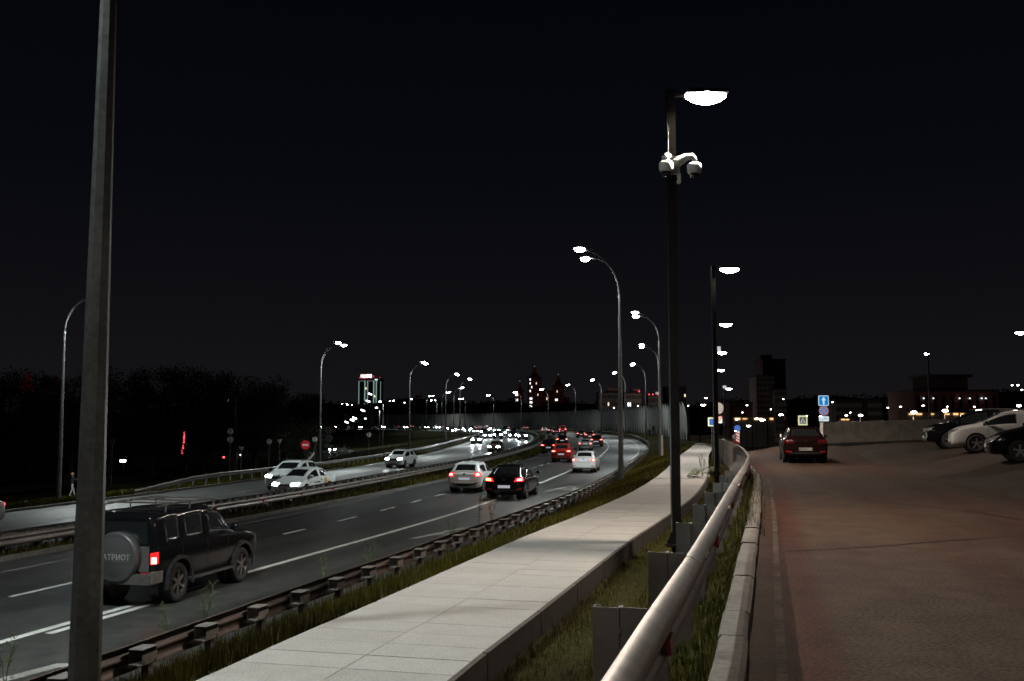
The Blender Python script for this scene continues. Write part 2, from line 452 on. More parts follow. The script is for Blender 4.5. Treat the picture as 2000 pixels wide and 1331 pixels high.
for i, v in enumerate(ur_o.data.vertices):
    y = v.co.y; d = (v.co.x - path_x(KERB, min(y, 91), 0.2)) if y < 60 else 9
    f = 0.0
    for c0, w0, a0 in ((.40, .24, 1.0), (2.45, .30, .35), (4.1, .4, .3)): f = max(f, a0*math.exp(-((d-c0-.02*y*0)/w0)**4))
    g = math.exp(-(d/.28)**2)*.6
    at.data[i].color = (f, g, 0, 1)
t_ = M['asphalt_lot'].node_tree; pr_ = t_.nodes['Principled BSDF']; src_ = pr_.inputs['Base Color'].links[0].from_socket
va_ = t_.nodes.new('ShaderNodeVertexColor'); va_.layer_name = 'dirt'; sp_c = t_.nodes.new('ShaderNodeSeparateColor'); t_.links.new(va_.outputs[0], sp_c.inputs[0])
m1 = t_.nodes.new('ShaderNodeMix'); m1.data_type = 'RGBA'; m1.blend_type = 'MULTIPLY'; t_.links.new(sp_c.outputs[0], m1.inputs['Factor']); t_.links.new(src_, m1.inputs[6]); m1.inputs[7].default_value = (0.90,0.52,0.42,1)
t_.links.new(m1.outputs[2], pr_.inputs['Base Color'])
upper_sheet('parking_lot', fold, lambda y: fold(y)+70, 60, -16, 110, M['asphalt_old'])

# sidewalk: joint bed, paving slabs, retaining kerb
walk = empty('sidewalk', (0,0,0), kind='structure')
def wsheet(name, s0, s1, oa, ob, za, mt, step=1.5):
    return sheet(name, s0, s1, [oa, ob], lambda y, o: zwalk(y)+za, mt, step=step, path=WALK, parent=walk, kind=None)
wsheet('joint_bed', 0, WALK.L, -WW+.02, WW-.02, -0.010, M['kerb'])
slab_s = 0.0; i = 0
sl_near, sl_far = 13.0, 44.2
mats3 = [M['concrete'], M['concrete_b'], M['concrete_c']]
slab_len = 0.48
wsheet('paved_run', 0, sl_near, -WW, WW, 0.0, M['concrete'])
nrow = int((sl_far-sl_near)/slab_len)
for r in range(nrow):
    for c in (0, 1):
        a = sl_near + r*slab_len + 0.0035; b = sl_near + (r+1)*slab_len - 0.0035
        o0, o1 = (-WW, -0.004) if c == 0 else (0.004, WW)
        q = [WALK.at(a, o0), WALK.at(a, o1), WALK.at(b, o1), WALK.at(b, o0)]
        dz = rnd.uniform(-0.002, 0.002)
        vs = [(p[0], p[1], ZW+dz-0.05) for p in q] + [(p[0], p[1], ZW+dz) for p in q]
        me = mesh('paving_slab', vs, [(4,5,6,7),(0,1,5,4),(1,2,6,5),(2,3,7,6),(3,0,4,7)])
        link('paving_slab', me, mats3[rnd.choice((0,0,1,2))], walk)
for k in range(12):    # beyond, wider pours with open joints between
    a = sl_far + k*6.2; b = min(a+6.16, WALK.L)
    if a < WALK.L: wsheet('paving_slab', a+0.02, b-.02, -WW, WW, 0.0, mats3[k % 3])
# retaining wall along the sidewalk's ditch side, in panels
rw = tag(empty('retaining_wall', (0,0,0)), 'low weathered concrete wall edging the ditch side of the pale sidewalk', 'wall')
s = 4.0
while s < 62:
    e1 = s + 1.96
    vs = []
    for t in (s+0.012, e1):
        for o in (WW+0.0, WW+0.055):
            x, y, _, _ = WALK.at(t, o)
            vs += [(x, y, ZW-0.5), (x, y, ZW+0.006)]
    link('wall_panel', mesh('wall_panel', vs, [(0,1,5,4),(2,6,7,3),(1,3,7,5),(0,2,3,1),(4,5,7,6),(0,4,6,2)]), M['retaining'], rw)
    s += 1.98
# road kerb of the upper road: single stones
kerb = empty('road_kerb', (0,0,0), kind='structure')
s = 6.0; k = 0
while s < 82:
    L_ = 0.93; a, b = s+rnd.uniform(0,.012), s+L_-rnd.uniform(0.004,.012)
    dz = rnd.uniform(-0.008, 0.008); do = rnd.uniform(-0.008, .008); vs = []
    for t in (a, b):
        for o, z in ((0.0,-0.2),(0.0,0.11),(0.02,0.13),(0.165,0.13),(0.195,0.10),(0.20,-0.2)):
            x, y, _, _ = KERB.at(t, o+do); zz = z_upper(x+.1, y); vs.append((x, y, zz+z+dz))
    n = 6
    fs = [(j, j+1, j+1+n, j+n) for j in range(n-1)] + [tuple(range(n))[::-1], tuple(range(n, 2*n))]
    link('kerb_stone', mesh('kerb_stone', vs, fs), M['kerb'], kerb)
    s += L_
# low kerbs of the two carriageways
def kerb_run(name, s0, s1, of, side, w=0.16, h=0.11, L_=1.2, maxn=60, mt=None):
    root = empty(name, (0,0,0), kind='structure'); s = s0; k = 0
    while s < s1 and k < maxn:
        vs = []
        for t in (s+0.01, s+L_-0.01):
            y0 = S.at(t)[1]; o0 = of(y0)
            for o, z in ((o0,-0.2),(o0,h),(o0+side*w,h),(o0+side*w,-0.2)):
                x, y, _, _ = S.at(t, o); vs.append((x, y, zh(y0, o0)+z))
        link('kerb_stone', mesh('kerb_stone', vs, [(0,1,5,4),(1,2,6,5),(2,3,7,6),(0,3,2,1),(4,5,6,7)]), mt or M['kerb_dark'], root)
        s += L_; k += 1
    return s
se = kerb_run('median_kerb', sD(14), sD(80), shoulder, -1)
se = kerb_run('opposite_road_kerb', sD(30), sD(95), farOut, -1, h=0.12, mt=M['kerb'])

# ------------------------------------------------------------------ painted lines
def line(name, s0, s1, of, w, mt, dz=0.006, step=2.0, parent=None):
    return sheet(name, s0, s1, [lambda y: of(y)-w/2, lambda y: of(y)+w/2], lambda y, o: zh(y, of(y))+dz, mt, step=step, parent=parent, kind=None if parent else 'structure')
marks = empty('road_markings', (0,0,0), kind='structure')
line('bus_lane_line', 0, S1, lambda y: 0.0, 0.17, M['paint'], parent=marks)
line('edge_line', 0, S1, edgeL, 0.10, M['paint_grey'], parent=marks)
line('edge_line', sD(60), S1, edgeR, 0.15, M['paint_yellow'], parent=marks)
line('edge_line', sD(100), S1, lambda y: farOut(y)+1.3, 0.30, M['paint'], parent=marks)
line('lane_line', 0, S1, midLine, 0.12, M['paint_grey'], parent=marks)
line('edge_line', sD(165), S1, lambda y: farIn(y)-0.5, 0.3, M['paint'], parent=marks)
dl = lambda y: lin(y, [(20,-2.8),(47,-3.2),(90,-3.3),(180,-4.0)])
for (a, b) in [(18.6,20.8),(29.6,31.1),(33.7,35.4),(38.0,39.7),(42.0,43.6),(46.0,47.8),(50.3,52),(55,56.8),(60,62),(65,67),(70,72),(75.6,78.2),(80.6,83),(85,87.5),(90,92.5),(96,98.5),(102,104),(180,185),(192,197),(205,210)]:
    line('lane_dash', sD(a), sD(b), dl, 0.13, M['paint'], parent=marks)
for (a, b) in [(10.5,13.6),(16.0,18.8)]:
    line('lane_dash', sD(a), sD(b), lambda y: 0.27, 0.15, M['paint'], parent=marks)
def letter_A(D0, L_, off, w):
    s0 = sD(D0)
    vs = []; fs = []
    def q(pts):
        n = len(vs)
        for t, o in pts:
            x, y, _, _ = S.at(s0+t*L_, off+o*w); vs.append((x, y, 0.007))
        fs.append(tuple(range(n, n+len(pts))))
    q([(0,-.5),(0,-.36),(1,-.02),(1,-.16)]); q([(0,.36),(0,.5),(1,.16),(1,.02)][::1]); q([(.34,-.25),(.34,.25),(.46,.21),(.46,-.21)]); q([(.93,-.04),(.93,.04),(1,.03),(1,-.03)])
    link('bus_lane_letter', mesh('letter', vs, fs), M['paint_grey'], marks)
letter_A(29.4, 3.4, 2.0, 1.7); letter_A(50.3, 4.0, 2.1, 1.7); letter_A(11.5, 3.0, 2.0, 1.6)
# worn edge line and thin dark lines on the upper road
def uline(name, f, y0, y1, w, mt, dz=0.006):
    vs = []; fs = []; y = y0; ys = []
    while y < y1: ys.append(y); y += 1.0
    ys.append(y1)
    for y in ys:
        x = f(y); vs += [(x-w/2, y, z_upper(x-w/2, y)+dz), (x+w/2, y, z_upper(x+w/2, y)+dz)]
    for i in range(len(ys)-1): fs.append((2*i, 2*i+1, 2*i+3, 2*i+2))
    link(name, mesh(name, vs, fs), mt, marks)
uline('edge_line', lambda y: path_x(KERB, min(y, 88), 0.0)+0.43, 0, 30, 0.07, M['paint_worn'])
M['seam'] = mat('dark_road_line', (0.012,0.008,0.006), 0.9, spec=.1)  # thin darker lines across the upper road
def udark_line(pts, w):
    p = Path(catmull(pts, 5)); vs = []; fs = []
    for i, q in enumerate(p.p):
        _, _, tx, ty = p.at(p.s[i]); ww = w*(.6+.8*rnd.random())/2
        for sg in (-1, 1): x, y = q[0]-sg*ty*ww, q[1]+sg*tx*ww; vs.append((x, y, z_upper(x, y)+.005))
    for i in range(len(p.p)-1): fs.append((2*i, 2*i+1, 2*i+3, 2*i+2))
    link('dark_road_line', mesh('dark_road_line', vs, fs), M['seam'], marks)
for A_ in ([(1535,1077),(1700,1069),(1850,1057),(2060,1043)], [(1600,962),(1760,985),(1900,1000),(2060,1030)], [(1475,905),(1560,925),(1640,938)]):
    udark_line([hit(px, py, z_upper) for px, py in A_], .035)
uline('fold_line', lambda y: fold(y), 5, 70, 0.05, M['paint_worn'])

# ------------------------------------------------------------------ guard rails
WP = [(0.000,0.155),(0.018,0.153),(0.048,0.140),(0.074,0.118),(0.084,0.100),(0.087,0.080),(0.084,0.060),(0.070,0.044),(0.030,0.016),(0.022,0.0),(0.028,-.016),(0.052,-0.044),(0.062,-0.060),(0.064,-0.080),(0.061,-0.100),(0.052,-0.118),(0.018,-0.150),(0.000,-0.155)]
WPB = WP + [(u-0.006, z*0.962) for u, z in WP[::-1]]
def beam_mesh(path, s0, s1, off, side, zf, step=1.4, lift=0.0, prof=WPB):
    vs = []; fs = []; n = len(prof); k = max(1, int((s1-s0)/step))
    for i in range(k+1):
        t = s0+(s1-s0)*i/k; y0 = path.at(t)[1]; oo = off(y0) if callable(off) else off
        for u, z in prof:
            x, y, _, _ = path.at(t, oo+side*u); vs.append((x, y, zf(y0)+z+lift))
    for i in range(k):
        for j in range(n):
            a = i*n+j; b = i*n+(j+1) % n
            fs.append((a, b, b+n, a+n))
    fs.append(tuple(range(n))); fs.append(tuple(range(k*n, k*n+n)))
    me = mesh('rail_beam', vs, fs, smooth=True); me.set_sharp_from_angle(angle=math.radians(50)); return me
def guard_rail(label, path, s0, s1, off, side, ztop, spacing, post_me, spacer_me, mt, sfar=None, bl=4.0, refl=None, tail_down=0.0, mtp=None, group=None, refl_both=False, post_h=0.75, name='guard_rail'):
    root = tag(empty(name), label, 'guard rail', group)
    zc = lambda y: ztop(y)-0.155
    s = s0; k = 0; send = s1 if sfar is None else sfar
    while s < send-0.1:
        b = min(s+bl, send)
        step = 1.4 if path.at(s)[1] < 60 else 4
        link('rail_beam', beam_mesh(path, s, b+0.12, off, side, zc, step, lift=0.003*(k % 2)), mt, root); s = b; k += 1
    if sfar is not None and sfar < s1:
        o = link('distant_rail_beam', beam_mesh(path, sfar, s1, off, side, zc, 6.0), mt, root)
    s = s0+0.3; k = 0; far = B()
    while s < s1:
        y0 = path.at(s)[1]; oo = off(y0) if callable(off) else off
        x, y, tx, ty = path.at(s, oo); a = math.atan2(ty, tx)-math.pi/2
        if s < send and k < 290:
            for nm, me in (('post', post_me), ('spacer', spacer_me)):
                o = link(nm, me, None, root, (x, y, ztop(y0))); o.rotation_euler = (0, 0, a)
            if refl and k % refl == 1:
                o = link('reflector', refl_me, None, root, (x, y, ztop(y0)-0.155)); o.rotation_euler = (0, 0, a + (0 if side > 0 else math.pi))
        else:
            far.box((x-side*ty*0.1, y+side*tx*0.1, ztop(y0)-0.45), (0.12, 0.12, 0.75), a)
        s += spacing*(1 if s < send else 2); k += 1
    if far.v: far.obj('distant_posts', mtp or mt, root)['kind'] = 'stuff'
    return root
def mk(b, m, smooth=False, name='m'):
    me = b.me(name, smooth); 
    for q in (m if isinstance(m, (list, tuple)) else [m]): me.materials.append(q)
    return me
refl_me = mk(B().add([(0.03,-0.10,0.03),(0.03,0.10,0.03),(0.03,0,-0.07),(0.082,-0.085,0.022),(0.082,0.085,0.022),(0.082,0,-0.06)],[(0,1,4,3),(1,2,5,4),(2,0,3,5),(3,4,5)]), M['reflector'], name='reflector')
def c_post(side, w=0.10, h=1.3, inset=0.36, d=0.10):
    b = B(); x0 = -side*inset      # centre of the post, behind the beam
    b.box((x0, 0, -h/2), (w, 0.006, h)); b.box((x0-w/2+.003, d/2, -h/2), (0.006, d, h)); b.box((x0+w/2-.003, d/2, -h/2), (0.006, d, h))
    b.box((x0-w/2+.014, d, -h/2), (0.028, 0.006, h)); b.box((x0+w/2-.014, d, -h/2), (0.028, 0.006, h))
    return b
def spacer_box(side, x0, x1, h=0.2, d=0.26, top=-0.04):
    b = B(); xa, xb = -side*x0, -side*x1; cx = (xa+xb)/2; w = abs(xa-xb)
    b.box((xa, 0, top-h/2), (0.006, d, h)); b.box((xb, 0, top-h/2), (0.006, d, h))
    b.box((cx, 0, top-0.003), (w, d, 0.006)); b.box((cx, 0, top-h+0.003), (w, d, 0.006))
    for yy in (-d/2+.04, d/2-.04):
        b.tube([(xb-side*.004, yy, top-h*0.72), (xb-side*.022, yy, top-h*0.72)], 0.014, 6)
    return b
flat = lambda y: zr(y)+0.75
# highway, near side: beam faces the road, posts and brackets face the sidewalk
b_ = c_post(-1, .09, 1.0, .10); b_.v = [(x, y+.05, z-.218) for x, y, z in b_.v]; p1 = mk(b_, M['zinc_dull'], name='post'); bb_ = B()
bb_.box((.10,0,-.045), (.19,.29,.006)).box((.10,0,-.215), (.19,.29,.006)).box((.192,0,-.158), (.006,.29,.11)).box((.012,0,-.13), (.006,.27,.17)).box((.10,.142,-.13), (.17,.006,.17))
for yy in (-.11,.11): bb_.tube([(.195,yy,-.19),(.207,yy,-.19)], .014, 6)
sp1 = mk(bb_, M['zinc'], name='spacer')
def zrn(y): return zr(y)+0.75
guard_rail('long galvanised guard rail between the highway bus lane and the near grass verge', S, sD(4.5), sD(330), railR_off, -1, zrn, 1.36, p1, sp1, M['rail_back'], sfar=sD(205))
# median: double rail
zm = lambda o: (lambda y: zh(y, o(y))+0.74)
p2 = mk(c_post(1, .10, 1.1, .30), M['zinc_dull'], name='post'); sp2 = mk(spacer_box(1, 0.01, 0.24, .19, .24), M['zinc_dull'], name='spacer')
guard_rail('median guard rail facing the near carriageway, with small red reflectors', S, sD(14), sD(330), railN, 1, zm(railN), 1.36, p2, sp2, M['zinc'], sfar=sD(205), refl=3, group=None)
p3 = mk(c_post(-1, .10, 1.1, .30), M['zinc_dull'], name='post'); sp3 = mk(spacer_box(-1, 0.01, 0.24, .19, .24), M['zinc_dull'], name='spacer')
guard_rail('median guard rail facing the opposite carriageway, behind the one with reflectors', S, sD(14), sD(330), railF, -1, zm(railF), 1.36, p3, sp3, M['zinc_dull'], sfar=sD(205))
# outer side of the opposite carriageway (ends dipped to the ground near us)
def zo(y):
    z = zh(y, farOut(y))+0.80
    return z - max(0, 0.62*(1-(y-56)/10)) if y < 66 else z
p4 = mk(c_post(1, .10, 1.1, .24), M['zinc_dull'], name='post'); sp4 = mk(spacer_box(1, 0.01, 0.18, .19, .16), M['zinc_dull'], name='spacer')
guard_rail('guard rail on the outer edge of the opposite carriageway, near end dipped into grass', S, sD(57), sD(345), farRail, 1, zo, 2.0, p4, sp4, M['zinc'], sfar=sD(230), refl=4)
# short rail of the slip road beyond it, with raised end
SLIP = Path(catmull([hit(px, py, lambda a, b_: -.45) for px, py in ((520,917),(560,909),(596,903),(613,899))], 6))
guard_rail('short bent guard rail with a tilted bright end near the no entry sign', SLIP, 0, SLIP.L, 0.0, 1, lambda y: -0.45+max(0, y-SLIP.at(SLIP.L*.75)[1])*0.16, 2.0, p4, sp4, M['zinc'])
# upper road, close to the camera: wide posts, deep beam
RAILP = Path(catmull([(-3.6,-10),(-2.05,-5),(-.55,0),(.26,3.13),(1.09,6.25),(1.86,9.26),(3.46,15.55),(5.35,22.9),(6.75,28.8),(9.25,41),(11.9,56),(14.9,72)], 8))
b = B(); h = 1.35
b.box((-0.210, 0, -h/2-.02), (0.12, 0.006, h)); b.box((-0.267, .033, -h/2-.02), (0.006, 0.06, h)); b.box((-0.153, .033, -h/2-.02), (0.006, 0.06, h))
b.box((-0.258, .06, -h/2-.02), (0.024, 0.006, h)); b.box((-0.162, .06, -h/2-.02), (0.024, 0.006, h))
p5 = mk(b, M['zinc_post'], name='post')
b = B(); b.box((-0.078, 0.012, -0.19), (0.132, 0.006, 0.34)); b.box((-0.144, .04, -0.19), (0.006, 0.06, 0.34)); b.box((-0.010, .04, -0.19), (0.006, 0.06, 0.34))
b.tube([(-.15, .008, -.12), (-.15, -.012, -.12)], 0.012, 6); b.tube([(-.15, .008, -.27), (-.15, -.012, -.27)], 0.012, 6)
sp5 = mk(b, M['zinc_post'], name='spacer')
def zup(y):
    return z_upper(path_x(RAILP, min(max(y, 0), 71))+0.3, y)+0.76
g5 = guard_rail('thick galvanised guard rail with wide posts running away close beside the upper road', RAILP, 4.8, RAILP.L-0.5, 0.0, 1, zup, 2.0, p5, sp5, M['zinc_bright'], refl=2, bl=4.0)
for s in [9.3, 13.3, 17.3, 21.3, 25.3, 29.3, 33.3]:
    bb = B()
    for ds in (-.09, .02, .13):
        for zz, u in ((-.06, .078), (-.25, .078)):
            x, y, tx, ty = RAILP.at(s+ds, u); x2, y2, _, _ = RAILP.at(s+ds, u+.016)
            bb.tube([(x, y, zup(y)+zz), (x2, y2, zup(y)+zz)], 0.013, 6)
    bb.obj('splice_bolts', M['zinc_dull'], g5)

# ------------------------------------------------------------------ street lamps
def lamp_light(name, parent, loc, power, color, spot_deg=160, blend=0.35, rad=0.12):
    d = bpy.data.lights.new(name, 'SPOT'); d.energy = power; d.color = color; d.spot_size = math.radians(spot_deg); d.spot_blend = blend; d.shadow_soft_size = rad
    o = bpy.data.objects.new(name, d); col.objects.link(o); o.parent = parent; o.location = loc; return o
HWH = 12.3
def arm_paths(h0, reach, spread):
    out = []
    for sg in (-1, 1):
        pts = []
        for k in range(11):
            a = k/10*math.radians(84)
            r = reach*(1-math.cos(a))/(1-math.cos(math.radians(84))); z = h0+2.35*math.sin(a)/math.sin(math.radians(84))
            pts.append((-r*math.cos(spread), sg*r*math.sin(spread), z))
        pts.append((pts[-1][0]-0.35*math.cos(spread), pts[-1][1]+sg*.35*math.sin(spread), pts[-1][2]+.06))
        out.append(pts)
    return out
def make_highway_lamp(detail=True, name='street_lamp'):
    root = empty(name)
    if detail:
        B().tube([(0,0,-1.6),(0,0,10.2)], [0.182, 0.058], 8).obj('pole', M['pole_zinc'], root)
        B().tube([(0,0,10.12),(0,0,10.30)], [0.085,0.075], 10).obj('collar', M['pole_zinc'], root)
    else:
        B().tube([(0,0,-1.6),(0,0,10.3)], [0.17, 0.09], 6).obj('pole', M['pole_zinc'], root)
    for sg, pts in zip((-1, 1), arm_paths(10.2, 1.9, math.radians(38))):
        B().tube(pts, [0.06]*6+[0.045]*(len(pts)-6), 6 if detail else 4).obj('arm', M['pole_zinc'], root, smooth=True)
        e = Vector(pts[-1]); d = (e-Vector(pts[-2])).normalized(); ang = math.atan2(d.y, d.x)
        R = Matrix.Rotation(ang, 3, 'Z')
        c = e + d*0.28
        bb = B(); bb.box(c+Vector((0,0,.035)), (0.66, 0.28, 0.07), M=R); bb.box(c-d*.2+Vector((0,0,.09)), (0.22, 0.14, 0.05), M=R)
        hd = bb.obj('lamp_head', M['zinc_dull'], root)
        prof = [(0.001,-.19),(.13,-.17),(.21,-.11),(.245,-.03),(.25,0.0)]
        ln = B().lathe(prof, 12 if detail else 8, c=(0,0,0)).obj('lens', M['lamp'], hd, smooth=True)
        ln.location = c + d*0.04; ln.scale = (1.25, 1.0, 1.0); ln.rotation_euler = (0,0,ang)
        if detail: B().tube([e-d*.45+Vector((0,0,.02)), e-d*.45+Vector((0,0,.34))], .012, 5).obj('bird_spike', M['pole_zinc'], root)
    return root
def clone(o, parent=None):
    c = o.copy(); col.objects.link(c); c.parent = parent
    for ch in KM.get(o, ()): clone(ch, c)
    return c
KM = {}
def index_tree(o):
    ch = [c for c in bpy.data.objects if c.parent == o]
    if ch: KM[o] = ch
    for c in ch: index_tree(c)
proto_hw = make_highway_lamp(); index_tree(proto_hw)
def place_hw(x, y, z, face, label, scale=1.0, light=0, group=None, first=[True]):
    """face: angle of the outward arm direction (arms point to -x locally)"""
    if first[0]: o = proto_hw; first[0] = False
    else: o = clone(proto_hw)
    o.location = (x, y, z); o.rotation_euler = (0, 0, face); o.scale = (scale,)*3
    o['label'] = label; o['category'] = 'street lamp'; o['group'] = group or 'double headed highway street lamps'
    if light:
        for sg, pts in zip((-1, 1), arm_paths(10.2, 1.9, math.radians(38))):
            e = Vector(pts[-1]); d = (e-Vector(pts[-2])).normalized(); c = e + d*0.3
            lamp_light('lamp_light', o, (c.x, c.y, c.z-.17), light, (0.90, 1.0, 0.97), 148, .6)
    return o
LP = 7200
GR = 'highway lamps on the right side of the curve'; GL = 'highway lamps on the left side of the curve'
def hw_at(px, D, z, side, label, light, extra=0.0, sc=1.0):
    x = XP(px, D, z); s, o = S.near(x, D); _, _, tx, ty = S.at(s)
    a = math.atan2(ty, tx)-math.pi/2
    face = a + extra if side > 0 else a*.1 + math.pi + extra
    return place_hw(x, D, z, face, label, sc, light, GR if side > 0 else GL)
# right row (base px, distance, ground)
hw_at(160, 9.25, 0.35, 1, 'huge steel lamp pole at the left edge of the picture, cut off by the frame', LP, 0, .9)
hw_at(1213, 54.5, 0.15, 1, 'tallest twin lamp by the sidewalk, its base in the grass beside the paving', LP)
hw_at(1290, 86.5, 0.35, 1, 'twin lamp left of the nearest dark square post, small sign strapped to its pole', LP)
hw_at(1288.5, 121, 0.35, 1, 'twin lamp whose pole hides behind the pole with the strapped sign', LP)
hw_at(1262, 161, 0.55, 1, 'twin lamp standing right beside the two walking people', LP)
hw_at(1222, 192, 0.85, 1, 'twin lamp half hidden behind the tallest lamp by the sidewalk', LP)
hw_at(1175, 228, 1.1, 1, 'twin lamp before the noise barrier, under the pale office building', LP)
hw_at(1124.5, 264, 1.4, 1, 'twin lamp before the noise barrier, right of the red brick towers', LP)
hw_at(1071, 305, 1.7, 1, 'twin lamp before the noise barrier, in front of the red brick towers', LP)
hw_at(1018, 335, 1.8, 1, 'twin lamp before the noise barrier, left of the red brick towers', LP)
hw_at(964, 372, 1.9, 1, 'twin lamp before the noise barrier, above the middle of the curve', LP)
hw_at(909, 425, 2.1, 1, 'small twin lamp before the noise barrier, right of the opposite lamp cluster', LP)
hw_at(853, 455, 2.2, 1, 'small twin lamp before the noise barrier, left of the opposite lamp cluster', LP)
hw_at(686, 560, 2.3, 1, 'very small twin lamp far left before the noise barrier, arms to the left', 0)
# left row
hw_at(114, 61.5, -1.1, -1, 'left hand twin lamp in the dark grass, behind the huge steel pole', 9500, .42, .99)
hw_at(624, 102, -1.0, -1, 'bright twin lamp at the left beside the stacked round signs', 10000)
hw_at(799, 136, -0.8, -1, 'twin lamp behind the white car, one arm lamp above the other', 9000)
hw_at(870, 178, -0.2, -1, 'twin lamp standing on the grass nose inside the curve', LP)
hw_at(886, 262, 0.6, -1, 'lower twin lamp of the cluster inside the curve, nearest to the grass nose lamp', LP, .2)
hw_at(898, 205, 0.2, -1, 'tallest twin lamp of the cluster inside the curve', LP)
hw_at(863, 318, 1.3, -1, 'twin lamp just left of the grass nose lamp', LP, .3)
hw_at(832, 372, 1.7, -1, 'small twin lamp inside the curve, left of the opposite lamp cluster', LP, .5)
hw_at(757, 455, 2.0, -1, 'small lamp inside the curve right of the lit tower', 0, .6)
hw_at(667, 520, 2.1, -1, 'very small lamp far left, before the noise barrier, arms to the right', 0, .9)

# dark square lamp posts of the upper road
def make_square_lamp():
    root = empty('square_street_lamp')
    b = B(); b.box((0,0,3.85), (0.15,0.15,8.1)); b.obj('pole', M['dark_pole'], root)
    bb = B(); bb.box((0,0,0.05), (0.34,0.34,0.04)); 
    for a in (0, 90, 180, 270):
        r = Matrix.Rotation(math.radians(a), 3, 'Z'); bb.add([r @ Vector(v) for v in [(0.075,-.006,.07),(0.16,-.006,.07),(0.075,-.006,.28),(0.075,.006,.07),(0.16,.006,.07),(0.075,.006,.28)]], [(0,1,2),(5,4,3),(0,3,4,1),(1,4,5,2),(2,5,3,0)])
    bb.obj('base_plate', M['dark_pole'], root)
    B().box((0.16,0,7.82), (0.20,0.06,0.06)).obj('arm', M['dark_pole'], root)
    h = B().box((0.62,0,7.85), (0.74,0.36,0.08)).obj('lamp_head', M['dark_pole'], root)
    ln = B().lathe([(.001,-.20),(.35,-.185),(.68,-.13),(.92,-.05),(1.0,.02),(.98,.03)], 28).obj('lens', M['lamp_warm'], h, smooth=True)
    ln.location = (0.62, 0, 7.80); ln.scale = (.37, .185, .72)
    return root
sq = make_square_lamp(); index_tree(sq)
sq_first = [True]
def place_sq(x, y, z, label, power, rot=0.0, group='dark square lamp posts beside the upper road', sc=1.0):
    o = sq if sq_first[0] else clone(sq); sq_first[0] = False
    o.location = (x, y, z); o.rotation_euler = (0,0,rot); o.scale = (sc,)*3
    o['label'] = label; o['category'] = 'street lamp'; o['group'] = group
    if power: lamp_light('lamp_light', o, (0.62, 0, 7.62), power, (1.0, 0.85, 0.72), 168, .6, .15)
    return o
SP_ = 4000
place_sq(-2.05, -4.5, 1.1, 'square lamp post standing behind the viewer beside the ditch', 1500)
q1 = place_sq(XP(1321, 17.0, 1.2), 17.0, 1.20, 'nearest dark square lamp post, with two white dome cameras and a glaring lamp', SP_)
place_sq(1396.5/FPX*0+ (1396.5-1000)/FPX*37.3, 37.3, 1.35, 'second dark square lamp post, rising from the grass by the big leafed weed', SP_)
place_sq((1399-1000)/FPX*57.8, 57.8, 1.35, 'third square lamp post, its pole hidden behind the second one', SP_)
place_sq((1396-1000)/FPX*78.5, 78.5, 1.2, 'fourth square lamp post, its lamp just below two lit camera boxes', SP_)
place_sq((1396-1000)/FPX*99.5, 99.5, 1.0, 'fifth square lamp post, lamp lowest in the column behind the second post', 1200)
place_sq((1414-1000)/FPX*128, 128, 0.2, 'thin square lamp post right of the column, small lit box under its lamp', 0)
for (px, py, D, zg, lab) in [(1474,832,190,-4.5,'small street lamp low beyond the road crest, left one of the two'), (1505,820,150,-4,'small street lamp low beyond the road crest, taller one right of the pair'), (1452,842,175,-5.4,'lowest small street lamp beyond the road crest, beside the striped marker'), (1537,810,230,-4,'small street lamp beyond the crest between the crosswalk sign and the tall block'), (1387,776,260,1.5,'small lamp between the second dark post and the noise barrier end'), (1369,791,300,-2,'bright small lamp just right of the noise barrier end')]:
    x = (px-1000)/FPX*D; zt = zpx(py, D); sc = (zt-(-5.6))/7.8 if zt-(-5.6) > 0 else 1
    place_sq(x-0.62, D, -5.6 if zg < 0 else zt-8, lab, 0, math.pi if px in (1474,1505,1452,1537,1387) else 0, 'small far street lamps beyond the crest', sc if zg < 0 else 1.0)
place_sq(27.0, 36.0, 2.3, 'car park lamp post just outside the frame at the right, over the parked cars', 4200, math.pi)
place_sq(20.0, 12.0, 2.0, 'car park lamp post outside the frame, nearest to the viewer on the right', 500, math.pi)
# lot lamps on the right
place_sq(XP(1818, 90, 2.0), 90, 2.0, 'car park lamp post seen end on, its top brightly lit, behind the parked cars', 2200, math.radians(75))
place_sq(XP(2012, 70, 8.0), 70.0, 2.0, 'car park lamp at the right edge of the picture over the parked cars', 4200, math.pi)

# cameras on the nearest dark post
camr = tag(empty('security_camera_bracket', (q1.location.x, q1.location.y-0.09, 7.74)), 'white bracket box on the nearest dark lamp post carrying two dome cameras', 'camera bracket')
b = B(); b.box((-.02,0.0,0.0), (0.30,0.06,0.32)); b.box((-.02,-.035,.10), (.24,.03,.06)); b.obj('bracket_plate', M['white_plastic'], camr)
def dome_cam(dx, dz, arm, lab):
    root = tag(empty('dome_camera', (q1.location.x+dx, q1.location.y-0.16, 7.74+dz)), lab, 'security camera', 'dome cameras on the nearest dark lamp post')
    B().lathe([(0.001,.02),(.09,.02),(.115,.0),(.125,-.03),(.120,-.13),(.105,-.16),(.09,-.162),(.001,-.162)], 20).obj('housing', M['white_plastic'], root, smooth=True)
    B().lathe([(.085,-.162),(.084,-.19),(.066,-.225),(.035,-.247),(.001,-.252)], 18).obj('dome', M['dome'], root, smooth=True)
    if arm > 0: pts = [(0,0,.01),(0,0,.10),(-.03,0,.14),(-.12,.02,.135),(-.27,.06,.06),(-.33,.07,0.02)]; rs = [.045,.045,.055,.06,.085,.10]
    else: pts = [(0,0,.01),(0,0,.09),(.02,.02,.13),(.06,.06,.12)]; rs = [.05,.055,.05,.05]
    B().tube(pts, rs, 10).obj('arm', M['white_plastic'], root, smooth=True)
dome_cam(0.375, 0.0, 1, 'white dome camera hanging on the long arm right of the nearest dark post')
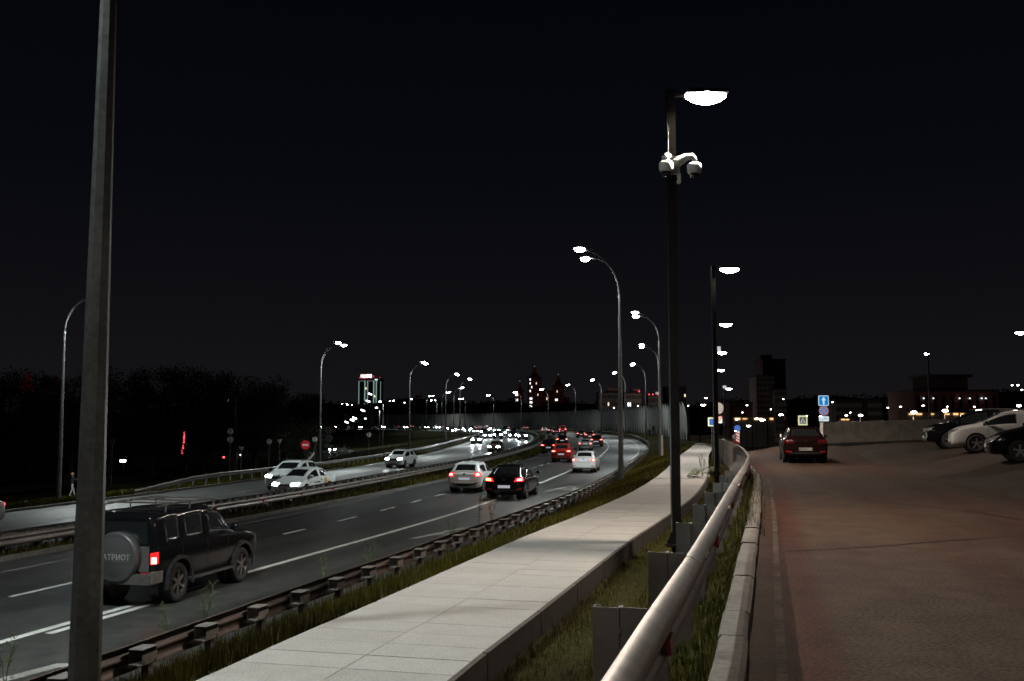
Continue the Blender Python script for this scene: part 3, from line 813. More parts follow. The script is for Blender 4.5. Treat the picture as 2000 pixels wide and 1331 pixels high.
dome_cam(-0.11, 0.03, -1, 'white dome camera tight against the left of the nearest dark post')
tag(B().box((0.115, -0.0, 0), (0.05, 0.12, 0.16)).obj('junction_box', M['white_plastic'], None, loc=(q1.location.x+.0, q1.location.y-.1, 7.50)), 'small white junction box under the dome camera bracket', 'junction box')
tag(B().tube([(0,0,0),(.0,0,.5),(-.02,0,.6)], [.008,.008,.004], 5).obj('loose_cable', M['white_plastic'], None, loc=(q1.location.x-.06, q1.location.y-.09, 7.9)), 'thin loose cable on the nearest dark lamp post above the cameras', 'cable')
for (px, py, D) in ((1403, 681, 78), (1415, 756, 127)):
    x = (px-1000)/FPX*D
    tag(B().box((0,0,0), (0.42,0.2,0.3)).box((0.12,-.05,-.2), (0.18,0.18,0.12)).obj('camera_box', glow('camera_box_glow', (.9,.95,1), .55), None, loc=(x, D, zpx(py, D))), 'lit white camera box on the %s' % ('fourth square lamp post' if D == 78 else 'thin square lamp post right of the column'), 'camera box')  # box glows by itself in place of light falling on it

# ------------------------------------------------------------------ vehicles
from mathutils.bvhtree import BVHTree
dg = None
def evaluated(o):
    d = bpy.context.evaluated_depsgraph_get(); return bpy.data.meshes.new_from_object(o.evaluated_get(d), depsgraph=d)
def make_wheel(r, w, rim_r, spokes=5, rim_mat=None, flat_cover=False):
    Rx = Matrix.Rotation(math.pi/2, 3, 'Y')
    t = B().lathe([(rim_r*.97,-w*.42),(rim_r,-w/2),(r*.93,-w/2),(r*.985,-w*.42),(r,-w*.25),(r,w*.25),(r*.985,w*.42),(r*.93,w/2),(rim_r,w/2),(rim_r*.97,w*.42),(rim_r*.97,-w*.42)], 24, M=Rx)
    tm = mk(t, M['black_rubber'], True, 'tyre')
    b = B().lathe([(rim_r*.99, w*.44),(rim_r*.93, w*.46),(rim_r*.88, w*.30),(rim_r*.2, w*.18),(.001, w*.18)], 20, M=Rx)
    n0 = len(b.f)
    for k in range(spokes):
        a = 2*math.pi*k/spokes
        R = Matrix.Rotation(a, 3, 'X')
        b.box(R @ Vector((w*.36, 0, rim_r*.5)), (w*.16, rim_r*.22, rim_r*.86), M=R)
    b.tube([(w*.2,0,0),(w*.47,0,0)], rim_r*.2, 10)
    b.m = [1]*n0 + [0]*(len(b.f)-n0)
    rm = mk(b, [rim_mat or M['rim'], M['black_plastic']], False, 'rim')
    for i, p in enumerate(rm.polygons):
        pass
    return tm, rm
class Body:
    def __init__(s, name, st, flags, wheels, wr, ww):
        """st: stations (y, zb, zs, zt, w, wt); flags between stations: set of 'W' top glass, 'G' side glass"""
        n = 16; vs = []; fs = []; mi = []
        for (y, zb, zs, zt, w, wt) in st:
            zm = zb+(zs-zb)*.5
            h = [(0,zb),(w*.80,zb),(w*.965,zb+.09),(w,zm),(w*.985,zs-.07),(w*.945,zs),(wt,zt-.045),(wt*.86,zt-.005),(0,zt+.02)]
            ring = h + [(-x, z) for x, z in h[7:0:-1]]
            vs += [(x, y, z) for x, z in ring]
        for i in range(len(st)-1):
            fl = flags[i]
            for k in range(n):
                a = i*n+k; b = i*n+(k+1) % n
                fs.append((a, a+n, b+n, b))
                g = 0
                if 'G' in fl and k in (5, 10): g = 1
                if 'W' in fl and k in (7, 8): g = 1
                mi.append(g)
        for base, rev in ((0, False), ((len(st)-1)*n, True)):
            c = [(0,1,15)] + [(i, i+1, 15-i, 16-i) for i in range(1, 7)] + [(7,8,9)]
            for f in c:
                f = tuple(base+q for q in f); fs.append(f[::-1] if rev else f); mi.append(0)
        me = mesh(name, vs, fs, mi)
        for m in (P['white'], M['glass'], M['black_plastic']): me.materials.append(m)
        o = bpy.data.objects.new(name, me); col.objects.link(o)
        md = o.modifiers.new('s', 'SUBSURF'); md.levels = 2; md.render_levels = 2
        me2 = evaluated(o); o.modifiers.clear(); o.data = me2
        # window recess
        bm = bmesh.new(); bm.from_mesh(me2); bm.normal_update()
        gl = [f for f in bm.faces if f.material_index == 1]
        r = bmesh.ops.inset_region(bm, faces=gl, thickness=0.022, depth=-0.012, use_even_offset=True)
        for f in r['faces']: f.material_index = 2
        bmesh.ops.recalc_face_normals(bm, faces=bm.faces[:])
        bm.to_mesh(me2); bm.free()
        s.bvh = None
        # wheel arches
        c = B()
        for (wx, wy) in wheels:
            sg = 1 if wx > 0 else -1
            c.tube([(sg*(abs(wx)-.20), wy, wr+.015), (sg*(abs(wx)+.5), wy, wr+.015)], wr+.055, 24)
        cm = c.me('cut'); co = bpy.data.objects.new('cut', cm); col.objects.link(co)
        bm = bmesh.new(); bm.from_mesh(cm); bmesh.ops.recalc_face_normals(bm, faces=bm.faces[:]); bm.to_mesh(cm); bm.free()
        bo = o.modifiers.new('b', 'BOOLEAN'); bo.operation = 'DIFFERENCE'; bo.object = co; bo.solver = 'EXACT'
        b0 = me2
        bmx = bmesh.new(); bmx.from_mesh(b0); s.bvh = BVHTree.FromBMesh(bmx); bmx.free()
        me3 = evaluated(o); o.modifiers.clear()
        if len(me3.polygons) > 400: o.data = me3
        bpy.data.objects.remove(co); bpy.data.meshes.remove(cm)
        me3 = o.data
        # split the glass off into parts
        bm = bmesh.new(); bm.from_mesh(me3); bm.faces.ensure_lookup_table()
        seen = set(); isl = []
        for f in bm.faces:
            if f.material_index != 1 or f.index in seen: continue
            st_ = [f]; seen.add(f.index); g = []
            while st_:
                q = st_.pop(); g.append(q)
                for e in q.edges:
                    for h2 in e.link_faces:
                        if h2.material_index == 1 and h2.index not in seen: seen.add(h2.index); st_.append(h2)
            isl.append(g)
        s.glass = []
        for g in isl:
            ids = {}; gv = []; gf = []
            for f in g:
                t = []
                for v in f.verts:
                    if v.index not in ids: ids[v.index] = len(gv); gv.append(tuple(v.co))
                    t.append(ids[v.index])
                gf.append(tuple(t))
            cx = sum(v[0] for v in gv)/len(gv); cyy = sum(v[1] for v in gv)/len(gv)
            nm = 'side_window' if abs(cx) > .25 else ('windscreen' if cyy > 0 else 'rear_window')
            gm = mesh(nm, gv, gf, smooth=True); gm.materials.append(M['glass']); s.glass.append((nm, gm))
        bmesh.ops.delete(bm, geom=[f for f in bm.faces if f.material_index == 1], context='FACES')
        bm.to_mesh(me3); bm.free()
        me3.polygons.foreach_set('use_smooth', [True]*len(me3.polygons))
        me3.set_sharp_from_angle(angle=math.radians(42))
        while len(me3.materials) < 3: me3.materials.append(M['black_plastic'])
        s.mesh = me3; me3.name = 'body'
        bpy.data.objects.remove(o)
    def patch(s, quad, d, out=0.012, n=8, m=6, mts=None, name='patch', thick=0.03, smooth=True, lift=None):
        """quad: four corner points given as 3D points in front of the body; they are projected along d onto it"""
        d = Vector(d).normalized(); q = [Vector(p) for p in quad]; pts = []; last = None
        for j in range(m+1):
            for i in range(n+1):
                u, v = i/n, j/m
                p = q[0]*(1-u)*(1-v)+q[1]*u*(1-v)+q[2]*u*v+q[3]*(1-u)*v
                h = s.bvh.ray_cast(p-d*3, d, 6)[0]
                if h is None: h = last if last is not None else p
                last = h; pts.append(h)
        N = (n+1)*(m+1)
        vs = [p-d*out for p in pts] + [p+d*thick for p in pts]; fs = []
        for j in range(m):
            for i in range(n):
                a = j*(n+1)+i; fs.append((a, a+1, a+n+2, a+n+1))
        edge = [i for i in range(n)] ; w = n+1
        bd = [(i, i+1) for i in range(n)] + [(j*w+n, (j+1)*w+n) for j in range(m)] + [(m*w+i+1, m*w+i) for i in range(n)] + [((j+1)*w, j*w) for j in range(m)]
        for a, b in bd: fs.append((a, a+N, b+N, b))
        me = mesh(name, vs, fs, smooth=False)
        bm = bmesh.new(); bm.from_mesh(me); bmesh.ops.recalc_face_normals(bm, faces=bm.faces[:]); bm.to_mesh(me); bm.free()
        for mm in (mts if isinstance(mts, (list, tuple)) else [mts]): me.materials.append(mm)
        return me
def slot_object(o, i, m):
    o.material_slots[i].link = 'OBJECT'; o.material_slots[i].material = m
FONT_CACHE = {}
def text_mesh(txt, size, depth, m, name='lettering'):
    cu = bpy.data.curves.new(name, 'FONT'); cu.body = txt; cu.size = size; cu.extrude = depth; cu.align_x = 'CENTER'; cu.align_y = 'CENTER'; cu.resolution_u = 2
    o = bpy.data.objects.new(name, cu); col.objects.link(o)
    d = bpy.context.evaluated_depsgraph_get(); d.update()
    me = bpy.data.meshes.new_from_object(o.evaluated_get(d), depsgraph=d); bpy.data.objects.remove(o); bpy.data.curves.remove(cu)
    me.materials.clear(); me.materials.append(m); me.name = name; return me

def build_car(p):
    """one prototype: returns the root Empty with all its parts"""
    L, Wd, H = p['L'], p['W'], p['H']; w = Wd/2; hl = L/2
    cl = p.get('cl', .20); belt = p['belt']; hood = p['hood']; hf = p['hoodf']; tail = p['tail']
    rr, rf, cowl, deck = p['rr'], p['rf'], p['cowl'], p['deck']; wt = p.get('wt', .70*w)
    by = p.get('bp', (rr+rf)/2 - .1); wr = p.get('wr', .31); ww = p.get('ww', .20)
    if p.get('square'):
        st = [(-hl, cl+.22, belt, H-.12, w*.93, wt*.97), (-hl+.05, cl+.16, belt, H-.05, w*.985, wt), (-hl+.16, cl+.12, belt, H-.02, w, wt), (-hl+.42, cl+.02, belt, H, w, wt)]
        fl = ['', '', '']
        fl += ['G']; st += [(by-1.0, cl, belt, H, w, wt)]
        fl += ['']; st += [(by-.92, cl, belt, H, w, wt)]
    else:
        st = [(-hl, cl+.20, tail-.16, tail-.09, w*.80, w*.68), (-hl+.06, cl+.11, tail-.07, tail-.02, w*.93, w*.80), (-hl+.20, cl+.05, tail-.02, tail+.02, w*.985, w*.84)]
        fl = ['', '']
        if deck > -hl+.35: st.append(((-hl+.2+deck)/2, cl+.02, belt-.02, tail+.03, w, w*.84)); fl.append('')
        st.append((deck, cl+.02, belt-.01, max(tail+.04, belt+.05), w, w*.84)); fl.append('')
        st.append((rr, cl, belt, H-.05, w, wt)); fl.append('W')
        if rr+.28 < by-.2: st.append((rr+.28, cl, belt, H-.015, w, wt*1.02)); fl.append(p.get('cq', 'G'))
    st += [(by, cl, belt, H, w, wt*1.04)]; fl += ['G']
    st += [(by+.075, cl, belt, H, w, wt*1.04)]; fl += ['']
    st += [(rf, cl, belt-.01, H-.035, w, wt)]; fl += ['G']
    st += [(cowl, cl, belt-.03, hood+.015, w, w*.86)]; fl += ['WG']
    st += [(cowl+.12, cl, belt-.035, hood, w, w*.85)]; fl += ['']
    st += [((cowl+hl)/2+.05, cl, (belt+hf)/2-.02, (hood+hf)/2+.02, w, w*.82)]; fl += ['']
    st += [(hl-.24, cl, hf-.04, hf+.01, w*.975, w*.76)]; fl += ['']
    st += [(hl-.07, cl+.02, hf-.13, hf-.07, w*.90, w*.68)]; fl += ['']
    st += [(hl, cl+.08, hf-.24, hf-.17, w*.74, w*.55)]; fl += ['']
    fl = fl[:len(st)-1]
    wx = w-ww*.55; wy = (p['wyr'], p['wyf']); wheels = [(sx*(w-.06), yy) for yy in wy for sx in (-1, 1)]
    bd = Body(p['name'], st, fl, wheels, wr, ww)
    root = empty(p['name'])
    bo = link('body', bd.mesh, None, root); slot_object(bo, 0, p['paint'])
    for nm, gm in bd.glass: link(nm, gm, None, root)
    tm, rm = make_wheel(wr, ww, wr*.66, p.get('spokes', 5), p.get('rimm'))
    for yy in wy:
        for sx in (-1, 1):
            o = link('wheel', tm, None, root, (sx*(w-ww/2-.015), yy, wr)); o.rotation_euler = (0, 0, 0 if sx > 0 else math.pi)
            r = link('rim', rm, None, o)
            B().tube([(sx*(w-.46), yy, wr+.01), (sx*(w-.25), yy, wr+.01)], wr+.045, 18).obj('arch_liner', M['black_plastic'], root)
    # lights, plates, grille
    on_tail = p.get('tails', M['tail'])
    tz0, tz1, tx0 = p['tl']; 
    for sx in (-1, 1):
        x1 = sx*w*1.02
        q = [(sx*w*tx0, -hl, tz0), (x1, -hl, tz0+.02), (x1, -hl, tz1), (sx*w*(tx0+p.get('tin', 0)), -hl, tz1-.02)]
        o = link('tail_light', bd.patch(q, (-sx*.42, 1, 0), .010, 8, 4, on_tail, 'tail_light'), None, root); slot_object(o, 0, on_tail)
        if p.get('core', True):
            c = [Vector(v) for v in q]; mid = sum(c, Vector())/4; q2 = [mid+(v-mid)*.55 for v in c]
            o2 = link('bulb', bd.patch(q2, (-sx*.42, 1, 0), .014, 4, 3, M['tail_core'], 'bulb', thick=.0), None, o); slot_object(o2, 0, M['tail_core'])
        hz0, hz1, hx0 = p['hlt']
        q = [(sx*w*hx0, hl, hz0), (sx*w*1.02, hl, hz0+.05), (sx*w*1.02, hl, hz1), (sx*w*(hx0+.02), hl, hz1-.04)]
        o = link('headlight', bd.patch(q, (-sx*.45, -1, 0), .010, 8, 4, M['head_off'], 'headlight'), None, root); slot_object(o, 0, M['head_off'])
    pz = p.get('pz', .55)
    q = [(-.27, -hl, pz), (.27, -hl, pz), (.27, -hl, pz+.12), (-.27, -hl, pz+.12)]
    o = link('number_plate', bd.patch(q, (0, 1, 0), .02, 4, 2, M['plate'], 'number_plate'), None, root); slot_object(o, 0, M['plate'])
    q = [(-.26, hl, .42), (.26, hl, .42), (.26, hl, .53), (-.26, hl, .53)]
    o = link('number_plate', bd.patch(q, (0, -1, 0), .02, 4, 2, M['plate_dim'], 'number_plate'), None, root)
    g0, g1, gw = p['gr']
    link('grille', bd.patch([(-gw, hl, g0), (gw, hl, g0), (gw*1.1, hl, g1), (-gw*1.1, hl, g1)], (0, -1, 0), .008, 8, 3, M['black_plastic'], 'grille'), None, root)
    link('air_intake', bd.patch([(-w*.62, hl, cl+.07), (w*.62, hl, cl+.07), (w*.55, hl, cl+.19), (-w*.55, hl, cl+.19)], (0, -1, 0), .006, 8, 2, M['black_plastic'], 'air_intake'), None, root)
    link('lower_bumper', bd.patch([(-w*.86, -hl, cl+.13), (w*.86, -hl, cl+.13), (w*.86, -hl, cl+.26), (-w*.86, -hl, cl+.26)], (0, 1, 0), .006, 10, 2, p.get('lower', M['black_plastic']), 'lower_bumper'), None, root)
    for sx in (-1, 1):
        q = [(sx*w*.62, -hl, cl+.27), (sx*w*.86, -hl, cl+.27), (sx*w*.86, -hl, cl+.31), (sx*w*.62, -hl, cl+.31)]
        link('rear_reflector', bd.patch(q, (0, 1, 0), .010, 3, 1, M['reflector'], 'rear_reflector'), None, root)
        mz = belt+.06; my = cowl-.22
        b = B(); b.lathe([(.001,-.055),(.05,-.05),(.085,-.02),(.09,.02),(.07,.05),(.001,.06)], 12, c=(sx*(w+.10), my, mz+.04), M=Matrix.Rotation(math.pi/2, 3, 'X') @ Matrix.Scale(1.25, 3, Vector((1,0,0))))
        b.box((sx*(w+.0), my+.01, mz), (.14, .05, .035))
        o = link('mirror', b.me('mirror', True), p.get('mirm', P['black']), root)
        # door handles and seams
        for hy in p.get('handles', (by-.35, by+.78)):
            q = [(sx*w, hy-.08, belt-.14), (sx*w, hy+.08, belt-.14), (sx*w, hy+.08, belt-.115), (sx*w, hy-.08, belt-.115)]
            link('door_handle', bd.patch(q, (-sx, 0, 0), .025, 3, 1, p.get('hm', P['black']), 'door_handle'), None, root)
    sm = B()
    def seam(q, d):
        me = bd.patch(q, d, .002, 1, 6, M['black_plastic'], 'seam', thick=.0)
        sm.add([tuple(v.co) for v in me.vertices], [tuple(f.vertices) for f in me.polygons]); bpy.data.meshes.remove(me)
    for sx in (-1, 1):
        for sy in (by+.03, cowl-.30, by-.95 if not p.get('square') else by-1.0):
            seam([(sx*w, sy, cl+.14), (sx*w, sy+.010, cl+.14), (sx*w, sy+.010, belt-.03), (sx*w, sy, belt-.03)], (-sx, 0, 0))
    if p.get('seamz', 0):
        z = p['seamz']; me = bd.patch([(-w*.8, -hl, z), (w*.8, -hl, z), (w*.8, -hl, z+.01), (-w*.8, -hl, z+.01)], (0, 1, 0), .002, 12, 1, M['black_plastic'], 'seam', thick=.0)
        sm.add([tuple(v.co) for v in me.vertices], [tuple(f.vertices) for f in me.polygons])
    sm.obj('door_seams', M['black_plastic'], root)['kind'] = 'stuff'
    link('badge', bd.patch([(-.05, -hl, p.get('bz', tail-.14)), (.05, -hl, p.get('bz', tail-.14)), (.05, -hl, p.get('bz', tail-.14)+.09), (-.05, -hl, p.get('bz', tail-.14)+.09)], (0, 1, 0), .01, 2, 2, p.get('badge', M['chrome']), 'badge'), None, root)
    return root, bd
TYPES = {}
TYPES['hatch'] = dict(name='small_hatchback', L=3.97, W=1.68, H=1.46, cl=.20, belt=.92, hood=.95, hoodf=.78, tail=.96, rr=-1.35, rf=.28, cowl=1.10, deck=-1.86, wt=.60, bp=-.28, wr=.30, wyr=-1.22, wyf=1.25, tl=(.78,.98,.62), hlt=(.60,.78,.45), gr=(.60,.70,.34), pz=.62, paint=P['white'], mirm=P['black'], spokes=7, bz=.86, badge=M['black_plastic'], hm=P['white'], seamz=.60)
TYPES['sleek'] = dict(name='sleek_hatchback', L=4.42, W=1.81, H=1.49, cl=.19, belt=.98, hood=1.0, hoodf=.76, tail=1.02, rr=-1.15, rf=.25, cowl=1.22, deck=-2.02, wt=.62, bp=-.25, wr=.325, wyr=-1.32, wyf=1.36, tl=(.80,.98,.50), tin=.10, hlt=(.60,.80,.42), gr=(.50,.66,.42), pz=.52, paint=P['black'], mirm=P['black'], bz=.86, spokes=5)
TYPES['sedan'] = dict(name='sedan', L=4.40, W=1.71, H=1.47, cl=.19, belt=.93, hood=.95, hoodf=.75, tail=1.02, rr=-1.00, rf=.30, cowl=1.22, deck=-1.62, wt=.60, bp=-.28, wr=.31, wyr=-1.28, wyf=1.32, tl=(.80,.97,.60), hlt=(.58,.76,.45), gr=(.58,.68,.42), pz=.80, paint=P['white'], hm=P['white'], mirm=P['white'], spokes=7, lower=P['white'], seamz=.70)
TYPES['suv'] = dict(name='crossover', L=4.55, W=1.84, H=1.66, cl=.24, belt=1.06, hood=1.12, hoodf=.94, tail=1.10, rr=-1.45, rf=.35, cowl=1.22, deck=-2.10, wt=.68, bp=-.28, wr=.355, ww=.23, wyr=-1.30, wyf=1.36, tl=(.93,1.08,.48), hlt=(.76,.93,.48), gr=(.70,.88,.36), pz=.68, paint=P['red'], mirm=P['black'], lower=M['zinc_dull'], spokes=5)
TYPES['uaz'] = dict(name='offroad_car', L=4.60, W=1.90, H=1.84, cl=.38, belt=1.20, hood=1.24, hoodf=1.10, tail=1.2, rr=-2.1, rf=.42, cowl=.95, deck=-2.2, wt=.80, bp=-.30, wr=.39, ww=.25, wyr=-1.42, wyf=1.34, tl=(.84,1.08,.84), hlt=(.86,1.06,.62), gr=(.82,1.0,.45), pz=.62, paint=P['black'], mirm=P['black'], square=True, spokes=6, bz=1.15, badge=P['black'], seamz=.0, rimm=M['zinc_dull'], core=False, lower=P['grey'])
PROTO = {}
for k, p in TYPES.items():
    r, bd = build_car(p); PROTO[k] = (r, bd, p)

# extras of the off-road car
ur, ub, up = PROTO['uaz']
sw = empty('spare_wheel', (.10, -2.40, .99)); sw.parent = ur; sw.scale = (1.15, 1.0, 1.12)
Ry = Matrix.Rotation(math.pi/2, 3, 'X')
link('cover', mk(B().lathe([(.40,-.13),(.43,-.11),(.435,.07),(.42,.105),(.395,.115),(.345,.105),(.335,.112),(.001,.118)], 40, M=Ry), mat('spare_cover', (.075,.075,.077), .35, .2), True, 'cover'), None, sw)
link('rim_band', mk(B().box((0,-.118,.0),(.64,.012,.17)), M['zinc_post'], name='rim_band'), None, sw)
tmx = text_mesh('ПАТРИОТ', .135, .006, mat('worn_chrome', (.42,.42,.42), .35, .3)); lt = link('lettering', tmx, None, sw, (0, -.128, .0)); lt.rotation_euler = (math.pi/2, 0, 0)
B().tube([(-.36,-2.28,1.0),(.05,-2.28,1.0)], .03, 6).obj('wheel_bracket', M['black_plastic'], ur)
link('rear_window', ub.patch([(-.72,-2.3,1.24),(.72,-2.3,1.24),(.68,-2.3,1.66),(-.68,-2.3,1.66)], (0,1,0), .006, 8, 4, M['glass'], 'rear_window'), None, ur)
B().box((0,-2.36,.56),(1.78,.18,.17)).box((0,-2.36,.655),(1.70,.16,.02)).obj('rear_bumper', M['zinc_post'], ur)
M['tailgate'] = mat('tailgate_reflection', (.13,.13,.132), .35, .4)  # grey stands in for sidewalk and lamps mirrored in the black rear
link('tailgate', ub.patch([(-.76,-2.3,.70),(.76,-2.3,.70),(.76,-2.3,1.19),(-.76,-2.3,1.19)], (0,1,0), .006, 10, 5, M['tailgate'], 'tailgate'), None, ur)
for sx in (-1, 1):
    link('bumper_cap', mk(B().box((sx*.90,-2.24,.60),(.10,.36,.22)), M['zinc'], name='bumper_cap'), None, ur)
b = B()
for sx in (-1, 1):
    b.tube([(sx*.72,-1.95,1.93),(sx*.74,-1.2,1.965),(sx*.75,.1,1.965),(sx*.73,.55,1.90)], .020, 6)
    for yy in (-1.7,-.75,.25): b.tube([(sx*.74,yy,1.80),(sx*.74,yy,1.96)], .018, 6)
for yy in (-1.55,-.75,.05): b.box((0,yy,1.975),(1.52,.07,.03))
b.obj('roof_rack', M['zinc_dull'], ur)
for sx in (-1, 1):
    B().box((sx*.90,-.05,.42),(.16,1.9,.05)).obj('side_step', P['grey'], ur)
    for yy in (-1.42, 1.34):
        bb = B(); n = 12; vs = []
        for k in range(n+1):
            a = math.radians(-10+200*k/n)
            for rr_, xx in ((.455,.93),(.455,.985),(.53,.985),(.53,.93)): vs.append((sx*xx, yy+rr_*math.cos(a), .41+rr_*math.sin(a)))
        fs = [(4*k+j, 4*k+(j+1)%4, 4*k+4+(j+1)%4, 4*k+4+j) for k in range(n) for j in range(4)] + [(0,1,2,3),(4*n,4*n+1,4*n+2,4*n+3)]
        bb.add(vs, fs).obj('arch_flare', M['black_plastic'], ur)
# lamp glows of the off-road car: lower white band inside the red cluster
for o in [c for c in bpy.data.objects if c.parent == ur and c.name.startswith('tail_light')]:
    sx = 1 if sum(v.co.x for v in o.data.vertices) > 0 else -1
    q = [(sx*.82,-2.3,.86),(sx*.93,-2.3,.86),(sx*.93,-2.3,.98),(sx*.82,-2.3,.98)]
    link('bulb', ub.patch(q, (-sx*.3,1,0), .022, 4, 3, M['tail_core'], 'bulb', thick=0), None, o)
# spots on other prototypes
sr, sb, sp = PROTO['suv']
b = B()
for sx in (-1, 1): b.tube([(sx*.60,-1.35,1.655),(sx*.63,-1.1,1.70),(sx*.63,.0,1.70),(sx*.60,.3,1.655)], .016, 6)
b.obj('roof_rails', M['zinc_dull'], sr)
for k in PROTO: index_tree(PROTO[k][0])
first_used = set()
def find(o, name):
    return [c for c in SUBS[o] if c.name.split('.')[0] == name]
SUBS = {}
def clone_car(o, parent=None, acc=None):
    c = o.copy(); col.objects.link(c); c.parent = parent
    if acc is not None: acc.append(c)
    for ch in KM.get(o, ()): clone_car(ch, c, acc)
    return c
def collect(o, acc):
    for ch in KM.get(o, ()): acc.append(ch); collect(ch, acc)
def car(kind, x, y, z, rz, paint, label, group=None, scale=(1,1,1), heads=None, tails='on', plate='on', cat='car', pitch=0.0, beams=0, name=None):
    r = PROTO[kind][0]; acc = []
    if kind in first_used: o = clone_car(r, None, acc); acc = acc[1:] if acc and acc[0] is o else acc
    else: o = r; first_used.add(kind); collect(o, acc)
    o.location = (x, y, z); o.rotation_euler = (pitch, 0, rz); o.scale = scale
    tag(o, label, cat, group)
    for c in acc:
        n = c.name.split('.')[0]
        if n == 'body': c.material_slots[0].link = 'OBJECT'; c.material_slots[0].material = paint
        elif n == 'headlight': c.material_slots[0].material = heads or M['head_off']
        elif n == 'tail_light': c.material_slots[0].material = M['tail'] if tails == 'on' else M['tail_off']
        elif n == 'bulb' and tails != 'on' and kind != 'uaz': c.material_slots[0].material = M['tail_off']
        elif n == 'number_plate' and len(c.material_slots) and c.material_slots[0].link == 'OBJECT' and plate != 'on': c.material_slots[0].material = M['plate_dim']
    if beams:
        w = PROTO[kind][2]['W']/2; L_ = PROTO[kind][2]['L']/2
        for sx in (-1, 1):
            d = bpy.data.lights.new('headlight_beam', 'SPOT'); d.energy = beams; d.color = (0.9,0.97,1.0); d.spot_size = math.radians(75); d.spot_blend = .7; d.shadow_soft_size = .06
            l = bpy.data.objects.new('headlight_beam', d); col.objects.link(l); l.parent = o; l.location = (sx*w*.72, L_+.06, .68); l.rotation_euler = (math.radians(84), 0, 0)
    return o, acc
def road_car(kind, px, py, paint, label, dirn=1, group=None, turn=0.0, surf=hw, D=None, **kw):
    """px, py: photo position of the middle of the near end, where its tyres stand"""
    if D is None: x, y = hit(px, py, surf)
    else: x, y = (px-1000)/FPX*D, D
    s, o = S.near(x, y); _, _, tx, ty = S.at(s)
    a = math.atan2(ty, tx)-math.pi/2 + turn
    L_ = PROTO[kind][2]['L']/2*kw.get('scale', (1,1,1))[1]
    cx = x - math.sin(a)*L_*.95; cy_ = y + math.cos(a)*L_*.95
    s, o = S.near(cx, cy_); z = zh(cy_, o)
    if dirn < 0: a += math.pi
    return car(kind, cx, cy_, z+.004, a, paint, label, group, **kw)
GA = 'cars driving away on the near carriageway'; GO = 'oncoming cars on the opposite carriageway'
# UAZ-like off-road car
w1 = hit(346, 1176, hw); w2 = hit(470, 1137, hw)
ua = math.atan2(w2[1]-w1[1], w2[0]-w1[0])-math.pi/2
ux, uy = (w1[0]+w2[0])/2, (w1[1]+w2[1])/2
uo, uacc = car('uaz', ux-math.cos(ua)*.76, uy-math.sin(ua)*.76, 0.004, ua, P['black'], 'black off-road car with covered spare wheel and roof rack behind the huge pole', GA, scale=(.86,.875,.92), cat='off-road car')
wh, wacc = road_car('hatch', 907, 963, P['white'], 'small white hatchback with lit square tail lights, left of the black hatchback', 1, GA)
bh, bacc = road_car('sleek', 985, 977, P['black'], 'glossy black hatchback with its left orange turn signal on', 1, GA, turn=-.0)
for c in bacc:
    if c.name.split('.')[0] == 'bulb' and c.data.vertices and sum(v.co.x for v in c.data.vertices) < 0: c.material_slots[0].material = M['orange']
def plate_text(acc, txt, hl, pz, root):
    me = text_mesh(txt, .105, .001, M['plate_ink'], 'plate_number'); o = link('plate_number', me, None, root, (0, -hl-.028, pz+.06)); o.rotation_euler = (math.pi/2, 0, 0); return o
ws, _ = road_car('sedan', 1140, 924, P['white'], 'white sedan right of the red crossover, on the bus lane line', 1, GA)
rs, _ = road_car('suv', 1096, 904, P['red'], 'bright red crossover with bracket shaped tail lights, centre lane', 1, GA)
road_car('suv', 1071, 887.5, P['black'], 'black crossover with wide lit tail lights left of the bright red one', 1, GA)
road_car('sedan', 1143, 881, P['silver'], 'silver sedan just above the white sedan', 1, GA)
road_car('suv', 1165, 873.5, P['darkred'], 'dark red and silver crossover right of the silver sedan', 1, GA, scale=(1,1,1.0))
road_car('hatch', 1098, 870, P['black'], 'small black hatchback hidden behind the bright red crossover', 1, GA)
road_car('hatch', 1135, 856, P['black'], 'black car with lit white plate, alone above the silver sedan', 1, GA)
road_car('suv', 1152, 861, P['darkred'], 'dark red car with glaring tail lights behind the dark red and silver crossover', 1, GA)
road_car('suv', 1099, 850, P['red'], 'tall red car with bright brake lights at the end of the queue', 1, GA, scale=(1,1,1.25))
road_car('sedan', 1087, 850.5, P['black'], 'black sedan left of the tall red car', 1, GA)
road_car('sedan', 1078, 847.5, P['darkred'], 'maroon sedan between the far white car and the black sedan', 1, GA)
road_car('hatch', 1064, 846.5, P['white'], 'far white car on the inside of the curve', 1, GA)
for (px, py, k, pt, lab) in [(1027,840.5,'sedan','darkred','far dark car under the noise barrier, right one of two'), (991,840.2,'sedan','black','far black car under the noise barrier, left one of two'), (955,839,'hatch','white','far white car with roof glint under the noise barrier'), (938,839,'sedan','silver','far silver car beside the red lit car'), (926,838.6,'sedan','red','far red car, a bright red streak under the noise barrier'), (868,837.8,'sedan','silver','far pale car behind the cluster lamp poles'), (855,837.6,'suv','darkred','far maroon car with two red dots behind the cluster lamp poles')]:
    road_car(k, px, py, P[pt], lab, 1, GA)
